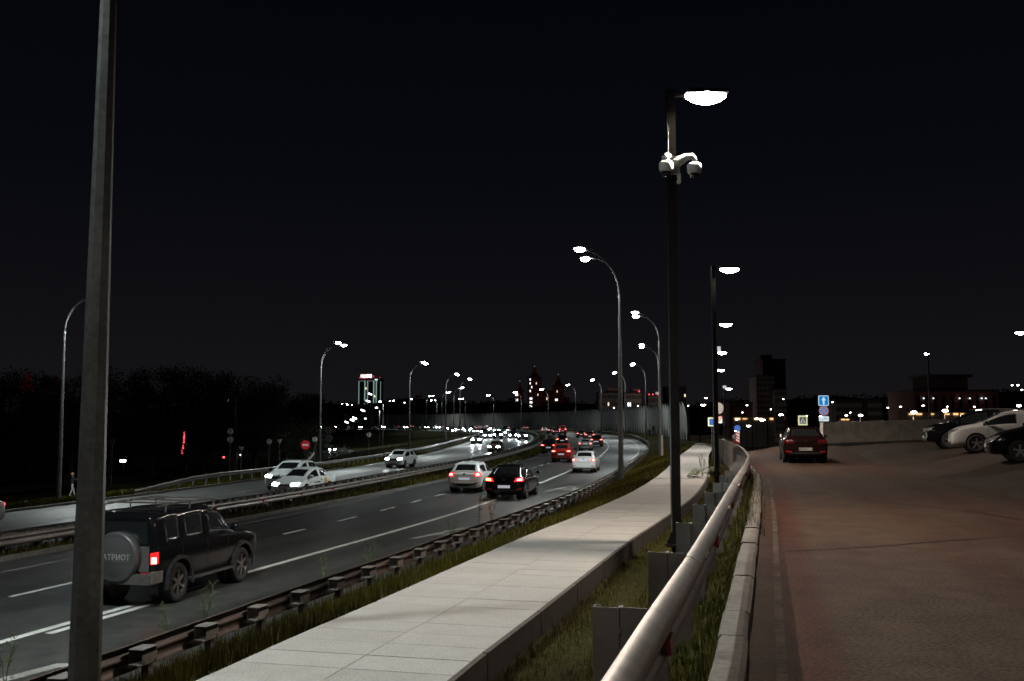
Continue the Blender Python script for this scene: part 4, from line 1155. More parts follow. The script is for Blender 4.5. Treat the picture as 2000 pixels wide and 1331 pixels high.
# oncoming
road_car('suv', 548, 0, P['white'], 'white crossover partly hidden behind the white taxi', -1, GO, D=57, heads=M['head'], tails='off', plate='off', beams=22)
tx_, tacc = road_car('sedan', 560, 0, P['white'], 'white taxi sedan with yellow rear door panel and side lettering', -1, GO, D=51.5, heads=M['head'], tails='off', plate='off', beams=22, turn=-.10, cat='taxi')
road_car('suv', 768, 915, P['white'], 'white compact crossover with lit headlights, alone on the opposite carriageway', -1, GO, turn=-.08, scale=(.95,.93,.96), heads=M['head'], tails='off', plate='off', beams=22)
road_car('hatch', 964, 884, P['brown'], 'brownish hatchback with one glaring headlight beside the median rail', -1, GO, heads=M['head_far'], tails='off', plate='off', beams=500)
onc = [(929,868,'hatch','grey'),(952,857,'sedan','grey'),(945,850,'suv','black'),(1002,857,'sedan','black'),(1020,861,'suv','grey'),(929,847,'hatch','silver'),(913,846,'sedan','grey'),(887,845,'sedan','black'),(878,842,'suv','silver'),(901,843,'hatch','grey')]
desc = ['grey oncoming hatchback with two glaring headlights left of the brownish one','oncoming grey sedan right behind the brownish hatchback','oncoming black crossover above the brownish hatchback','oncoming black sedan near the median nose, left of its neighbour','oncoming grey crossover nearest the nose of the median','oncoming silver hatchback in the middle of the far headlight cluster','oncoming grey sedan left in the far headlight cluster','oncoming black sedan beside the grass nose lamp pole','oncoming silver crossover behind the grass nose lamp pole','oncoming grey hatchback between the cluster lamp poles']
for (px, py, k, pt), lab in zip(onc, desc):
    road_car(k, px, py, P[pt], lab, -1, GO, heads=M['head_far'], tails='off', plate='off', beams=700 if py > 850 else 0)
for i, (D_, off, k, pt, lab) in enumerate([(196,-19.5,'suv','black','oncoming black crossover by the outer line of the nose'),(214,-15.5,'sedan','silver','oncoming silver sedan in the inner lane of the bend'),(232,-19.0,'hatch','white','oncoming white hatchback in the outer lane of the bend'),(250,-15.8,'sedan','grey','oncoming grey sedan following the silver one'),(268,-19.4,'suv','silver','oncoming silver crossover in the outer lane behind the lamp cluster'),(287,-15.6,'hatch','black','oncoming black hatchback in the inner lane before the barrier'),(305,-19.2,'sedan','white','oncoming white sedan in the dense headlight stream'),(322,-15.4,'suv','grey','oncoming grey crossover in the dense headlight stream'),(340,-18.9,'sedan','black','oncoming black sedan in the dense headlight stream'),(356,-22.0,'hatch','silver','oncoming silver hatchback at the outer side of the headlight stream'),(372,-15.5,'sedan','grey','oncoming grey sedan at the far end of the headlight stream'),(390,-19.0,'suv','white','oncoming white crossover at the far end of the headlight stream')]):
    x, y, tx, ty = S.at(sD(D_), off)
    car(k, x, y, zh(y, off), math.atan2(ty, tx)+math.pi/2, P[pt], lab, GO, heads=M['head_far'], tails='off', plate='off')
far_spots = [615,632,668,688,703,721,737,752,768,785,800,815,828,842,858]
names_ = ['leftmost','second','third','fourth','fifth','sixth','seventh','eighth','ninth','tenth','eleventh','twelfth','thirteenth','fourteenth','fifteenth']
for i, px in enumerate(far_spots):
    D = 585 - (px-615)*.62
    lo = [(s, abs((S.at(s, -14)[0]-(px-1000)/FPX*S.at(s, -14)[1]))) for s in [sD(330)+k*2 for k in range(0, 200)] if s < S.L]
    s = min(lo, key=lambda t: t[1])[0]; off = -14 + (i % 3)*-2.8
    x, y, tx, ty = S.at(s, off)
    car(('sedan','hatch','suv')[i % 3], x, y, zh(y, off), math.atan2(ty, tx)+math.pi/2, P[('silver','black','grey','white')[i % 4]], names_[i]+' pair of tiny headlights in the far row, counted from the left', 'far row of oncoming headlights', heads=M['head_far'], tails='off', plate='off')
for i, px in enumerate([623,648,690,745,775,800]):
    lo = [(s, abs((S.at(s, -3)[0]-(px-1000)/FPX*S.at(s, -3)[1]))) for s in [sD(330)+k*2 for k in range(0, 220)] if s < S.L]
    s = min(lo, key=lambda t: t[1])[0]; x, y, tx, ty = S.at(s, -3)
    car(('sedan','suv')[i % 2], x, y, zh(y, -3), math.atan2(ty, tx)-math.pi/2, P[('silver','red','black')[i % 3]], ['leftmost','second','third','fourth','fifth','rightmost'][i]+' of the tiny red tail lit cars seen above the far headlight row', 'far row of departing cars')
# slip road traffic
def slip_z(x, y): return -3.2
for (px, D, k, lab) in [(652, 235, 'sedan', 'car on the slip road, its headlights mirrored on the wet road'),]:
    x = (px-1000)/FPX*D; car(k, x, D, zpx(883, D)-.0, math.pi+.12, P['black'], lab, None, heads=M['head_far'], tails='off', plate='off', beams=500)
# upper road and car park
def lot_car(kind, px, py, rz, paint, label, z=None, **kw):
    x, y = hit(px, py, z_upper)
    return car(kind, x, y, z_upper(x, y)+.004, rz, paint, label, 'cars parked at the right' if px > 1700 else None, plate='off', **kw)
x, y = hit(1574, 905.5, z_upper); a = -.22
dh, dacc = car('sleek', x-math.sin(a)*2.1, y+math.cos(a)*2.1, z_upper(x, y)+.004, a, P['maroon'], 'dark maroon hatchback with unlit tail lights standing on the upper road', None, tails='off', plate='off')

# taxi livery on the side that faces us, plate lettering
tb = PROTO['sedan'][1]; hw_ = .855
M['taxi_yellow'] = mat('taxi_yellow', (.70,.42,.04), .4)
link('door_decal', tb.patch([(-hw_,-1.05,.40),(-hw_,-.62,.40),(-hw_,-.74,.90),(-hw_,-.98,.90)], (1,0,0), .006, 4, 6, M['taxi_yellow'], 'door_decal', thick=0), None, tx_)
for (y0, y1, z0, z1) in ((-.15,.10,.66,.74),(.18,.24,.64,.76),(.30,.52,.68,.72),(.62,1.05,.70,.715),(-.42,-.30,.78,.84)):
    link('door_mark', tb.patch([(-hw_,y0,z0),(-hw_,y1,z0),(-hw_,y1,z1),(-hw_,y0,z1)], (1,0,0), .006, 2, 1, M['ink'] if False else M['plate_ink'], 'door_mark', thick=0), None, tx_)
plate_text(dacc, 'E872MM 116', 2.21, .52, dh)
plate_text(bacc, 'H204', 2.21, .52, bh) if False else None

s_, o_ = S.near(XP(-22, 37, .5), 37); x_, y_ = XP(-22, 37, .5), 37; _, _, tx, ty = S.at(s_)
car('sedan', x_-tx*2.2, y_-ty*2.2, zh(y_, o_), math.atan2(ty, tx)+math.pi/2, P['silver'], 'car leaving the frame at the far left edge, only its tail visible', GO, plate='off')

# ------------------------------------------------------------------ car park wall, parked cars
wallr = tag(empty('parapet_wall'), 'long plain concrete parapet wall behind the parked cars', 'wall')
wa = [(XP(1605, 55, 2.6), 55.0, 3.42), (XP(1803, 58.0, 2.6), 58.0, 3.60), (XP(1905, 59.5, 2.6), 59.5, 3.68), (XP(2060, 62.5, 2.6), 62.5, 3.75)]
for (x0, y0, h0), (x1, y1, h1) in zip(wa, wa[1:]):
    L_ = math.hypot(x1-x0, y1-y0); nx, ny = -(y1-y0)/L_*.12, (x1-x0)/L_*.12; ex, ey = (x1-x0)/L_*.01, (y1-y0)/L_*.01
    zb0, zb1 = z_upper(x0, y0)-.3, z_upper(x1, y1)-.3
    vs = [(x0+ex-nx,y0+ey-ny,zb0),(x1-ex-nx,y1-ey-ny,zb1),(x1-ex+nx,y1-ey+ny,zb1),(x0+ex+nx,y0+ey+ny,zb0),
          (x0+ex-nx,y0+ey-ny,h0),(x1-ex-nx,y1-ey-ny,h1),(x1-ex+nx,y1-ey+ny,h1),(x0+ex+nx,y0+ey+ny,h0)]
    link('wall_panel', mesh('wall_panel', vs, [(0,1,5,4),(1,2,6,5),(2,3,7,6),(3,0,4,7),(4,5,6,7)]), M['wall'], wallr)
B().add([], []) 
b = B()
for (x0, y0, h0), (x1, y1, h1) in zip(wa, wa[1:]):
    b.add([(x0,y0-.40,z_upper(x0,y0)-.2),(x1,y1-.40,z_upper(x1,y1)-.2),(x1,y1-.13,z_upper(x1,y1)-.2),(x0,y0-.13,z_upper(x0,y0)-.2),(x0,y0-.40,z_upper(x0,y0)+.13),(x1,y1-.40,z_upper(x1,y1)+.13),(x1,y1-.13,z_upper(x1,y1)+.13),(x0,y0-.13,z_upper(x0,y0)+.13)], [(0,1,5,4),(1,2,6,5),(3,0,4,7),(4,5,6,7)])
b.obj('wall_footing', M['kerb'], wallr)
GP = 'cars parked in the car park'
def parked(kind, fx, fy, deg, paint, label, front_to_wheel=.9, **kw):
    """fx, fy: photo position where the near front tyre stands"""
    x, y = hit(fx, fy, z_upper); a = math.radians(deg); pr = PROTO[kind][2]
    w = pr['W']/2-.1; wy = pr['wyf']
    # near side = left side of the car (x local -w); solve centre
    cx = x - (math.cos(a)*(w) - math.sin(a)*wy); cy_ = y - (math.sin(a)*(w) + math.cos(a)*wy)
    return car(kind, cx, cy_, z_upper(x, y)+.004, a, paint, label, GP, tails='off', plate='off', **kw)
# cars face left (heading -x), so the side toward the camera is their left side
def parked_left(kind, fx, fy, deg, paint, label, **kw):
    x, y = hit(fx, fy, z_upper); a = math.radians(deg); pr = PROTO[kind][2]
    sc = kw.get('scale', (1,1,1)); w = (pr['W']/2-.1)*sc[0]; wy = pr['wyf']*sc[1]
    cx = x - (-w*math.cos(a) - wy*math.sin(a)); cy_ = y - (-w*math.sin(a) + wy*math.cos(a))
    return car(kind, cx, cy_, z_upper(x, y)+.004, a, paint, label, GP, tails='off', plate='off', **kw)
parked_left('suv', 1908, 884, 72, paintm('parked_white', (.42,.41,.40), .35), 'white crossover parked in the middle of the car park row', scale=(.93,.93,.93))
parked_left('sleek', 1993, 903, 70, P['black'], 'nearest parked car, a black one cut off by the right edge of the frame')
parked_left('suv', 1856, 876, 76, P['black'], 'glossy black crossover parked just behind the white one', scale=(1,1,.98))
parked_left('sedan', 1846, 869, 74, P['silver'], 'silver grey sedan, farthest and leftmost in the parked row')

# ------------------------------------------------------------------ traffic signs
def ngon(n, r, ph=0.0, sx=1.0, sz=1.0): return [(r*sx*math.cos(ph+2*math.pi*k/n), r*sz*math.sin(ph+2*math.pi*k/n)) for k in range(n)]
def plate3(poly, y, th=0.02, m=None, name='plate', parent=None):
    n = len(poly); vs = [(x, y, z) for x, z in poly] + [(x, y+th, z) for x, z in poly]
    fs = [tuple(range(n)), tuple(range(n, 2*n))[::-1]] + [(i, i+n, (i+1)%n+n, (i+1)%n) for i in range(n)]
    return link(name, mesh(name, vs, fs), m, parent)
def rect(cx, cz, w, h, r=0.03):
    return [(cx-w/2+r,cz-h/2),(cx+w/2-r,cz-h/2),(cx+w/2,cz-h/2+r),(cx+w/2,cz+h/2-r),(cx+w/2-r,cz+h/2),(cx-w/2+r,cz+h/2),(cx-w/2,cz+h/2-r),(cx-w/2,cz-h/2+r)]
def mv(poly, dx, dz): return [(x+dx, z+dz) for x, z in poly]
M['glow_blue'] = glow('sign_blue', (0.0,0.22,0.62), .85); M['glow_white'] = glow('sign_white_glow', (0.72,0.86,0.92), .75)  # sign faces glow weakly in place of light they throw back
M['glow_yellow'] = glow('sign_yellow_glow', (0.75,0.80,0.45), .60); M['dim_blue'] = glow('sign_dim_blue', (.03,.10,.35), .8); M['dim_red'] = glow('sign_dim_red', (.55,.22,.22), .6)
M['dim_white'] = glow('sign_dim_white', (.55,.60,.60), .45); M['ink'] = mat('sign_ink', (.03,.03,.035), .6); M['ink_grey'] = glow('sign_grey', (.10,.10,.13), .5)  # dim white and grey sign tones, both weakly emissive
def sign_root(name, px, D, z, h, label, rz=0.0, cat='traffic sign', group=None, r=.03, back=0.03):
    o = empty(name, (XP(px, D, z), D, z), rz, label, cat, group)
    B().tube([(0,back,0),(0,back,h)], r, 8).obj('post', M['pole_zinc'], o); return o
# one way, no stopping, tow-away
D = 68; mpx = D/FPX; zt = zpx(773, D); o = sign_root('one_way_sign', 1612, D, .2, zt-.2, 'post with lit blue arrow sign, round no stopping sign and white tow plate', r=.028)
h = zt-.2; s_ = 20*mpx
plate3(rect(0, h-s_/2, s_, s_, .05), -.02, .02, M['glow_white'], 'arrow_plate', o)
plate3(rect(0, h-s_/2, s_*.88, s_*.88, .03), -.028, .006, M['glow_blue'], 'arrow_field', o)
c = h-s_/2; plate3([(-.055,c-.27),(.055,c-.27),(.055,c+.02),(.15,c+.02),(0,c+.27),(-.15,c+.02),(-.055,c+.02)], -.036, .006, M['glow_white'], 'arrow', o)
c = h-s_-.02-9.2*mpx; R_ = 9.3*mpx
plate3(mv(ngon(28,R_),0,c), -.02, .02, M['dim_red'], 'round_plate', o); plate3(mv(ngon(28,R_*.80),0,c), -.028, .006, M['glow_blue'], 'blue_disc', o)
for a in (45, -45):
    ca, sa = math.cos(math.radians(a)), math.sin(math.radians(a)); q = [(-R_*.8,-.045),(R_*.8,-.045),(R_*.8,.045),(-R_*.8,.045)]
    plate3([(x*ca-z*sa, c+x*sa+z*ca) for x, z in q], -.036-(.004 if a > 0 else 0), .006, M['dim_red'], 'cross_bar', o)
c2 = c-R_-.04-5*mpx
plate3(rect(0, c2, 19*mpx, 9.5*mpx, .03), -.02, .02, M['glow_white'], 'tow_plate', o)
plate3([(-.26,c2-.03),(-.05,c2-.03),(.0,c2+.02),(.1,c2+.05),(.26,c2-.02),(.26,c2-.05),(.1,c2+.0),(-.05,c2-.06),(-.26,c2-.05)], -.028, .005, M['ink_grey'], 'tow_symbol', o)
# crosswalk
D = 80; mpx = D/FPX; zc = zpx(821.5, D); o = sign_root('crosswalk_sign', 1571, D, -1.5, zc+1.5+.35, 'square crosswalk sign with glowing pale yellow border above the maroon hatchback')
c = zc+1.5; plate3(rect(0, c, 18*mpx, 19*mpx, .02), -.02, .02, M['glow_yellow'], 'border', o); plate3(rect(0, c, 12.5*mpx, 13*mpx, .01), -.028, .006, M['ink_grey'], 'field', o)
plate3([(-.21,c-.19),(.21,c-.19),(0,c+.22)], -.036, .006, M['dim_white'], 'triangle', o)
plate3([(-.08,c-.17),(-.05,c-.17),(0,c-.07),(.05,c-.17),(.08,c-.17),(.03,c-.02),(.03,c+.06),(0,c+.1),(-.03,c+.06),(-.03,c-.02)], -.044, .005, M['ink'], 'walking_figure', o)
# round sign seen from behind, with white backing, beside the second dark post
D = 61; mpx = D/FPX; zt = zpx(787, D); zb = 1.3; o = sign_root('round_sign', 1404.5, D, zb, zt-zb, 'pale round sign seen partly from behind on a thin post by the second dark post', rz=.5)
c = zpx(798, D)-zb; plate3(mv(ngon(28, 11*mpx), .05, c), -.03, .02, M['sign_back'], 'round_plate', o)
plate3(mv(ngon(3, .28, -math.pi/2), .05, c-.62), -.03, .02, M['dim_red'], 'triangle_plate', o); plate3(rect(.12, zpx(822, D)-zb, .30, .32), -.03, .02, M['dim_white'], 'small_plate', o)
# yellow edged sign left of the second post
D = 66; o = sign_root('crosswalk_sign', 1391.5, D, 1.0, zpx(815, D)-1.0, 'yellow edged crosswalk sign half hidden by the second dark lamp post', rz=.2)
c = zpx(824.5, D)-1.0; plate3(rect(0, c, .55, .58, .02), -.02, .02, M['glow_yellow'], 'border', o); plate3(rect(0, c, .38, .42, .01), -.03, .006, M['dim_blue'], 'field', o)
# striped marker beyond the crest
D = 84; zb = -1.8; o = sign_root('striped_marker', 1446, D, zb, zpx(836, D)-zb, 'red and white striped board under a blue round sign beyond the road crest', r=.03)
t = zpx(842, D)-zb; w_ = .30
plate3(rect(-.14, t-.42, w_, .98, .02), -.02, .02, M['dim_white'], 'board', o)
for k in range(4):
    z_ = t-.06-k*.24; plate3([(-.29,z_),(-.29,z_-.12),(.01,z_-.30),(.01,z_-.18)], -.028, .006, M['red_paint'], 'stripe', o)
plate3(mv(ngon(24,.26),-.16,t+.22), -.03, .02, M['dim_blue'], 'round_plate', o)
D = 78; zb = -1.2; o = sign_root('round_sign', 1436, D, zb, zpx(848, D)-zb, 'small pale round sign left of the striped marker beyond the crest'); c = zpx(853.5, D)-zb
plate3(mv(ngon(24,.17),0,c), -.02, .02, M['white_paint'], 'round_plate', o); plate3(mv(ngon(3,.2,math.pi/2),0,c-.38), -.02, .02, M['red_paint'], 'triangle_plate', o)
# signs at the left, beyond the opposite carriageway
GS = 'signs beyond the opposite carriageway'
def back_sign(px, pyc, rpx, D, z, label, kind='round', n=1, gap=0, red=False, small=False):
    mpx = D/FPX; zc = zpx(pyc, D); o = sign_root('round_sign', px, D, z, zc-z+rpx*mpx, label, r=.035, back=-.03 if not red else .03)
    for k in range(n):
        c = zc-z-k*gap*mpx
        if kind == 'round': plate3(mv(ngon(26, rpx*mpx), 0, c), 0, .02, M['sign_back'] if not red else M['retro_glow_red'], 'round_plate', o)
        else: plate3(mv(ngon(3, rpx*mpx*1.15, -math.pi/2), 0, c), 0, .02, M['sign_back'], 'triangle_plate', o)
    return o, zc-z, mpx
M['retro_glow_red'] = glow('retroreflection_glow_red', (.42,.02,.02), .45); M['retro_glow_white'] = glow('retroreflection_glow_white', (.6,.6,.58), .35)  # weak own glow stands in for light the sign throws back
o, c, mp_ = back_sign(595.5, 869.5, 8.6, 88, -1.1, 'red no entry sign beside the slip road', red=True)
plate3(rect(0, c, 11*mp_, 3.4*mp_, .02), -.012, .008, M['retro_glow_white'], 'white_bar', o)
plate3(mv([(math.cos(t*math.pi/12)*8.6*mp_, math.sin(t*math.pi/12)*8.6*mp_) for t in range(24)], 0, c), .022, .01, M['white_paint'], 'rim', o)
o, c, mp_ = back_sign(641, 841, 7.3, 98, -1.4, 'two stacked round signs and plates, backs to us, by the bright left twin lamp', n=2, gap=15)
plate3(rect(0, c-31*mp_, 14*mp_, 5.5*mp_, .01), 0, .02, M['sign_back'], 'lower_plate', o); plate3(rect(-.1, c-26*mp_, 8*mp_, 2*mp_, .01), 0, .02, M['sign_back'], 'upper_plate', o)
back_sign(614, 858.5, 5, 104, -1.6, 'pair of small round sign backs between the no entry sign and the twin lamp', n=1)
back_sign(720, 849.5, 4.5, 140, -1.8, 'lone small round sign back in the grass inside the curve')
back_sign(525, 862.5, 5, 118, -2.4, 'dim round sign back left of the triangular one')
back_sign(545, 862, 5, 116, -2.4, 'dim triangular sign back above the white cars', kind='tri')
back_sign(448, 843, 6, 112, -2.6, 'dim pair of stacked round signs before the dark trees', n=2, gap=16)
back_sign(470, 876, 5.5, 110, -2.6, 'dim triangular sign back right of the stacked pair in the dark', kind='tri')
back_sign(217, 863, 5.8, 96, -2.6, 'dim bluish round sign right of the huge pole')
# chevron lamp dots along the sidewalk lamp: strapped sign on the second right lamp, small marker posts
tag(B().box((0,0,0), (.30,.03,.20)).obj('pole_sign', M['white_plastic'], None, loc=(XP(1286.5, 86.2, 4.2)-.12, 86.1, zpx(768.5, 86.3))), 'small white sign strapped to the twin lamp pole left of the dark post', 'sign')
bx = tag(B().box((0,0,1.0), (.14,.10,2.0)).obj('marker_post', M['sign_back'], None, loc=(XP(1293.5, 84, .6), 84, .45)), 'short pale post standing against the foot of the twin lamp pole', 'post')

# ------------------------------------------------------------------ noise barrier
M['barrier'] = mat('barrier_panel', (0.16,0.16,0.152), 0.5, noise=(1.3, 0.25), bump=(9, .2, .02))
M['barrier_post'] = mat('barrier_post_steel', (0.05,0.05,0.048), 0.5, 0.3)
nb = tag(empty('noise_barrier'), 'tall curved noise barrier of grey panels along the outside of the curve', 'noise barrier')
BP = []
s = sD(160)
while s < S.L-1:
    y0 = S.at(s)[1]; x, y, _, _ = S.at(s, barrierOff(y0)); BP.append((x, y)); s += 6
BARR = Path(catmull(BP, 3))
prof = [(0.0,-0.5),(0.05,0.6),(0.10,1.5),(0.12,2.4),(0.10,3.3),(0.02,4.2),(-0.14,5.0),(-0.38,5.8),(-0.66,6.45)]
s = 0.3
nbay = 0
while s < BARR.L-4.2 and nbay < 290:
    w_ = 4.0
    vs = []; fs = []
    for t in (s+.06, s+w_-.06):
        y0 = BARR.at(t)[1]; z0 = zr(min(y0, 520))+.2
        for k in range(len(prof)-1):
            (u0, a0), (u1, a1) = prof[k], prof[k+1]
            for q, (u, a) in enumerate(((u0, a0+.02), (u0*.5+u1*.5, (a0+a1)/2-.02), (u0*.5+u1*.5+.05, (a0+a1)/2), (u1+.05, a1-.05))):
                x, y, _, _ = BARR.at(t, u); vs.append((x, y, z0+a))
        for u, a in ((prof[-1][0]+.10, prof[-1][1]-.04), (.12, -.5)):
            x, y, _, _ = BARR.at(t, u); vs.append((x, y, z0+a))
    n = len(vs)//2
    for k in range(n-1): fs.append((k, k+n, k+1+n, k+1))
    link('panel', mesh('panel', vs, fs), M['barrier'], nb)
    vs = []
    for t in (s-.07, s+.07):
        y0 = BARR.at(t)[1]; z0 = zr(min(y0, 520))+.2
        for u, a in prof:
            for du in (-.26, .16):
                x, y, _, _ = BARR.at(t, u+du); vs.append((x, y, z0+min(a+.03, 6.38)))
    n = len(prof)*2; fs = []
    for k in range(len(prof)-1):
        a = 2*k; fs += [(a, a+2, a+2+n, a+n), (a+1, a+n+1, a+n+3, a+3), (a, a+1, a+3, a+2), (a+n, a+n+2, a+n+3, a+n+1)]
    fs.append((n-2, n-1, 2*n-1, 2*n-2))
    link('rib', mesh('rib', vs, fs), M['barrier_post'], nb)
    s += w_*(1 if BARR.at(s)[1] < 400 else 2) if False else w_; nbay += 1
b = B()
for k in range(120):
    s = 60+k*3.2
    if s < BARR.L-4:
        y0 = BARR.at(s)[1]; x, y, tx, ty = BARR.at(s, -.03)
        if k % 5 < 3: b.box((x, y, zr(y0)+.2+2.95), (.05, .18, .12), math.atan2(ty, tx)-math.pi/2)
b.obj('reflection_dots', mat('reflection_dot', (.55,.6,.62), .3), nb)['kind'] = 'stuff'  # pale dots stand in for lamp reflections on the panels

# ------------------------------------------------------------------ slip road, chevrons and lower land on the left
def flat_strip(name, pts, w, mt, kind='structure', parent=None, dz=0.0):
    p = Path(catmull(pts, 6)); vs = []; fs = []
    n = len(p.p)
    for i, q in enumerate(p.p):
        _, _, tx, ty = p.at(p.s[i]); vs += [(q[0]-ty*w/2, q[1]+tx*w/2, q[2]+dz), (q[0]+ty*w/2, q[1]-tx*w/2, q[2]+dz)]
    for i in range(n-1): fs.append((2*i, 2*i+1, 2*i+3, 2*i+2))
    o = link(name, mesh(name, vs, fs), mt, parent)
    if kind: o['kind'] = kind
    return o, p
SL = []
for (px, py, z) in [(600,925,-2.05),(640,900,-2.2),(668,884,-2.35),(700,874,-2.5),(735,866,-2.5),(790,861,-2.3)]:
    x, y = hit(px, py, lambda a, b_: z); SL.append((x, y, z))
flat_strip('slip_road', SL, 9.0, M['asphalt'])
q0 = [hit(px, py, lambda a, b_: -2.1) for px, py in [(727,880.5),(737,885),(745,889),(756,894)]]
o, _ = flat_strip('kerb_line', [(x, y, -2.05) for x, y in q0], .5, M['paint']); 
for k in range(4):
    A_ = [hit(730+k*22+dx, 882-k*5+dy, lambda a, b_: -2.3) for dx, dy in ((0,0),(14,0),(50,-14),(40,-14))]
    o = link('chevron_stripe', mesh('chevron_stripe', [(x, y, -2.26) for x, y in A_], [(0,1,2,3)]), M['paint_grey']); o['kind'] = 'structure'
SR = []
for (px, py) in [(-60,962),(215,936),(330,925),(437,915),(520,903)]:
    x, y = hit(px, py, lambda a, b_: -3.5); SR.append((x, y, -3.45))
flat_strip('side_road', SR, 8.0, M['asphalt'], dz=-.1)
pS = Path(SR)
for k in range(12):
    a = pS.L*(.30+k*.06); q = []
    for t, w_ in ((0,-.12),(0,.12),(3.0,.12),(3.0,-.12)):
        x, y, _, _ = pS.at(a+t, w_); q.append((x, y, -3.52))
    o = link('lane_dash', mesh('lane_dash', q, [(0,1,2,3)]), M['paint']); o.parent = marks
# lights in the dark on the left
def small_light(px, py, D, w, h, c, s, label, cat='light', name='small_light', grp=None):
    m = glow(name, c, s); b = B(); b.box((0,0,0), (w, .3, h)); z = zpx(py, D)
    r = tag(empty(name, (XP(px, D, z), D, 0), 0), label, cat, grp)
    b.obj('lamp_lens', m, r, loc=(0, 0, z)); B().tube([(0,.25,-4),(0,.25,z+h/2)], .06, 5).obj('post', M['dark_pole'], r); return r
o = tag(empty('lit_column', (XP(359, 150, 0), 150, 0)), 'thin vertical red neon column glowing in the dark left of the white cars', 'neon sign')
for k, (z0, z1) in enumerate([(zpx(867,150), zpx(842,150)), (zpx(878,150), zpx(869,150)), (zpx(887,150), zpx(880,150))]):
    B().box((-.12*k, 0, (z0+z1)/2), (.20, .12, (z1-z0)*.95)).obj('neon_tube', glow('red_neon', (1,.10,.12), 1.6), o)
B().box((.2, .2, (zpx(842,150)-4)/2-.0), (.3, .2, zpx(842,150)+4)).obj('post', M['dark_pole'], o)
small_light(240, 900.5, 120, .6, .26, (.9,1,1), 10, 'lone bright white light in the dark right of the huge pole')
small_light(445, 784.5, 170, .38, .38, (.9,1,.98), 14, 'white light before the round dark tree')
small_light(517, 782, 260, 1.1, .32, (.9,1,.98), 8, 'bright white light cluster on the low tree line')
small_light(437, 893.5, 150, .2, .2, (1,.08,.1), 5, 'tiny red light in the dark before the trees')
small_light(470, 889, 150, .15, .15, (.9,1,1), 5, 'tiny white light in the dark left of the white cars')
for (px, py, D, lab) in [(218, 784, 130, 'unlit thin lamp pole right of the huge pole'), (461, 772, 135, 'unlit thin lamp pole before the round dark tree')]:
    z = zpx(py, D); r = tag(empty('unlit_street_lamp', (XP(px, D, z), D, -3.5)), lab, 'street lamp')
    B().tube([(0,0,0),(0,0,z+3.0),(-.3,0,z+3.5)], .07, 6).obj('pole', M['pole_zinc'], r); B().box((-.75,0,z+3.75), (.7,.25,.1), M=Matrix.Rotation(.5, 3, 'Y')).obj('lamp_head', M['zinc_dull'], r)
for (px, py, D, lab) in [(55, 745, 420, 'dim red lit pointed roof over the trees at the far left'), (109, 745, 420, 'dim red lit roof tip left of the left hand twin lamp')]:
    z = zpx(py, D); k = 1 if px < 80 else .5; r = tag(empty('red_lit_roof', (XP(px, D, z), D, -4)), lab, 'roof')
    B().lathe([(3.2*k, z+4-6*k), (2.3*k, z+4-2*k), (.4*k, z+4+3.5*k), (.02, z+4+4.5*k)], 8).obj('spire', glow('red_tile_glow', (.25,.012,.012), .10), r)  # red light on the tiles is put in as their own glow
    B().box((0,0,(z+4)/2-3), (4*k,4*k,z+4-5)).obj('wall', M['bark'], r)

# ------------------------------------------------------------------ trees
def tree_meshes(seed, h, r):
    R = random.Random(seed); b = B(); pts = []
    b.tube([(0,0,0),(.1,.1,h*.3),(.0,.2,h*.6),(.1,0,h*.85)], [.32,.26,.16,.06], 7)
    for k in range(9):
        a = R.uniform(0, 6.28); z = h*R.uniform(.28, .7); l = r*R.uniform(.5, .85)
        e = (math.cos(a)*l, math.sin(a)*l, z+l*.6); b.tube([(0,.1,z), (e[0]*.5, e[1]*.5, z+l*.2), e], [.12,.08,.03], 5); pts.append(e)
    tr = mk(b, M['bark'], name='trunk')
    cl = [(R.gauss(0, r*.38), R.gauss(0, r*.38), h*R.uniform(.35, .93)) for _ in range(26)] + pts
    vs = []; fs = []
    for c in cl:
        zz = (c[2]/h-.35)/.6; rad = r*R.uniform(.25, .42)*(1.05-.5*max(0, zz-.5))
        for _ in range(240):
            d = Vector((R.gauss(0,1), R.gauss(0,1), R.gauss(0,1))).normalized()*rad*R.uniform(.35, 1.0)
            p = Vector(c)+d; s = R.uniform(.07, .15)
            u = Vector((R.gauss(0,1), R.gauss(0,1), R.gauss(0,1))).normalized(); v = u.cross(Vector((R.gauss(0,1), R.gauss(0,1), R.gauss(0,1))).normalized())
            n = len(vs); vs += [p-u*s, p+v*s*.7, p+u*s, p-v*s*.7]; fs.append((n, n+1, n+2, n+3))
    me = mesh('crown', vs, fs); me.materials.append(M['crown']); return tr, me
TM = [tree_meshes(3, 14, 5.2), tree_meshes(5, 12, 5.0), tree_meshes(9, 16, 5.8)]
def tree(px, pytop, D, label, k, sc=1.0, wide=1.0, zb=-3.8):
    zt = zpx(pytop, D); H_ = (14,12,16)[k]; s = (zt-zb)/H_/.97
    o = empty('tree', (XP(px, D, zt), D, zb), rnd.uniform(0, 6), label, 'tree', 'trees in the dark on the left'); o.scale = (s*wide, s*wide, s)
    link('trunk', TM[k][0], None, o); link('crown', TM[k][1], None, o)
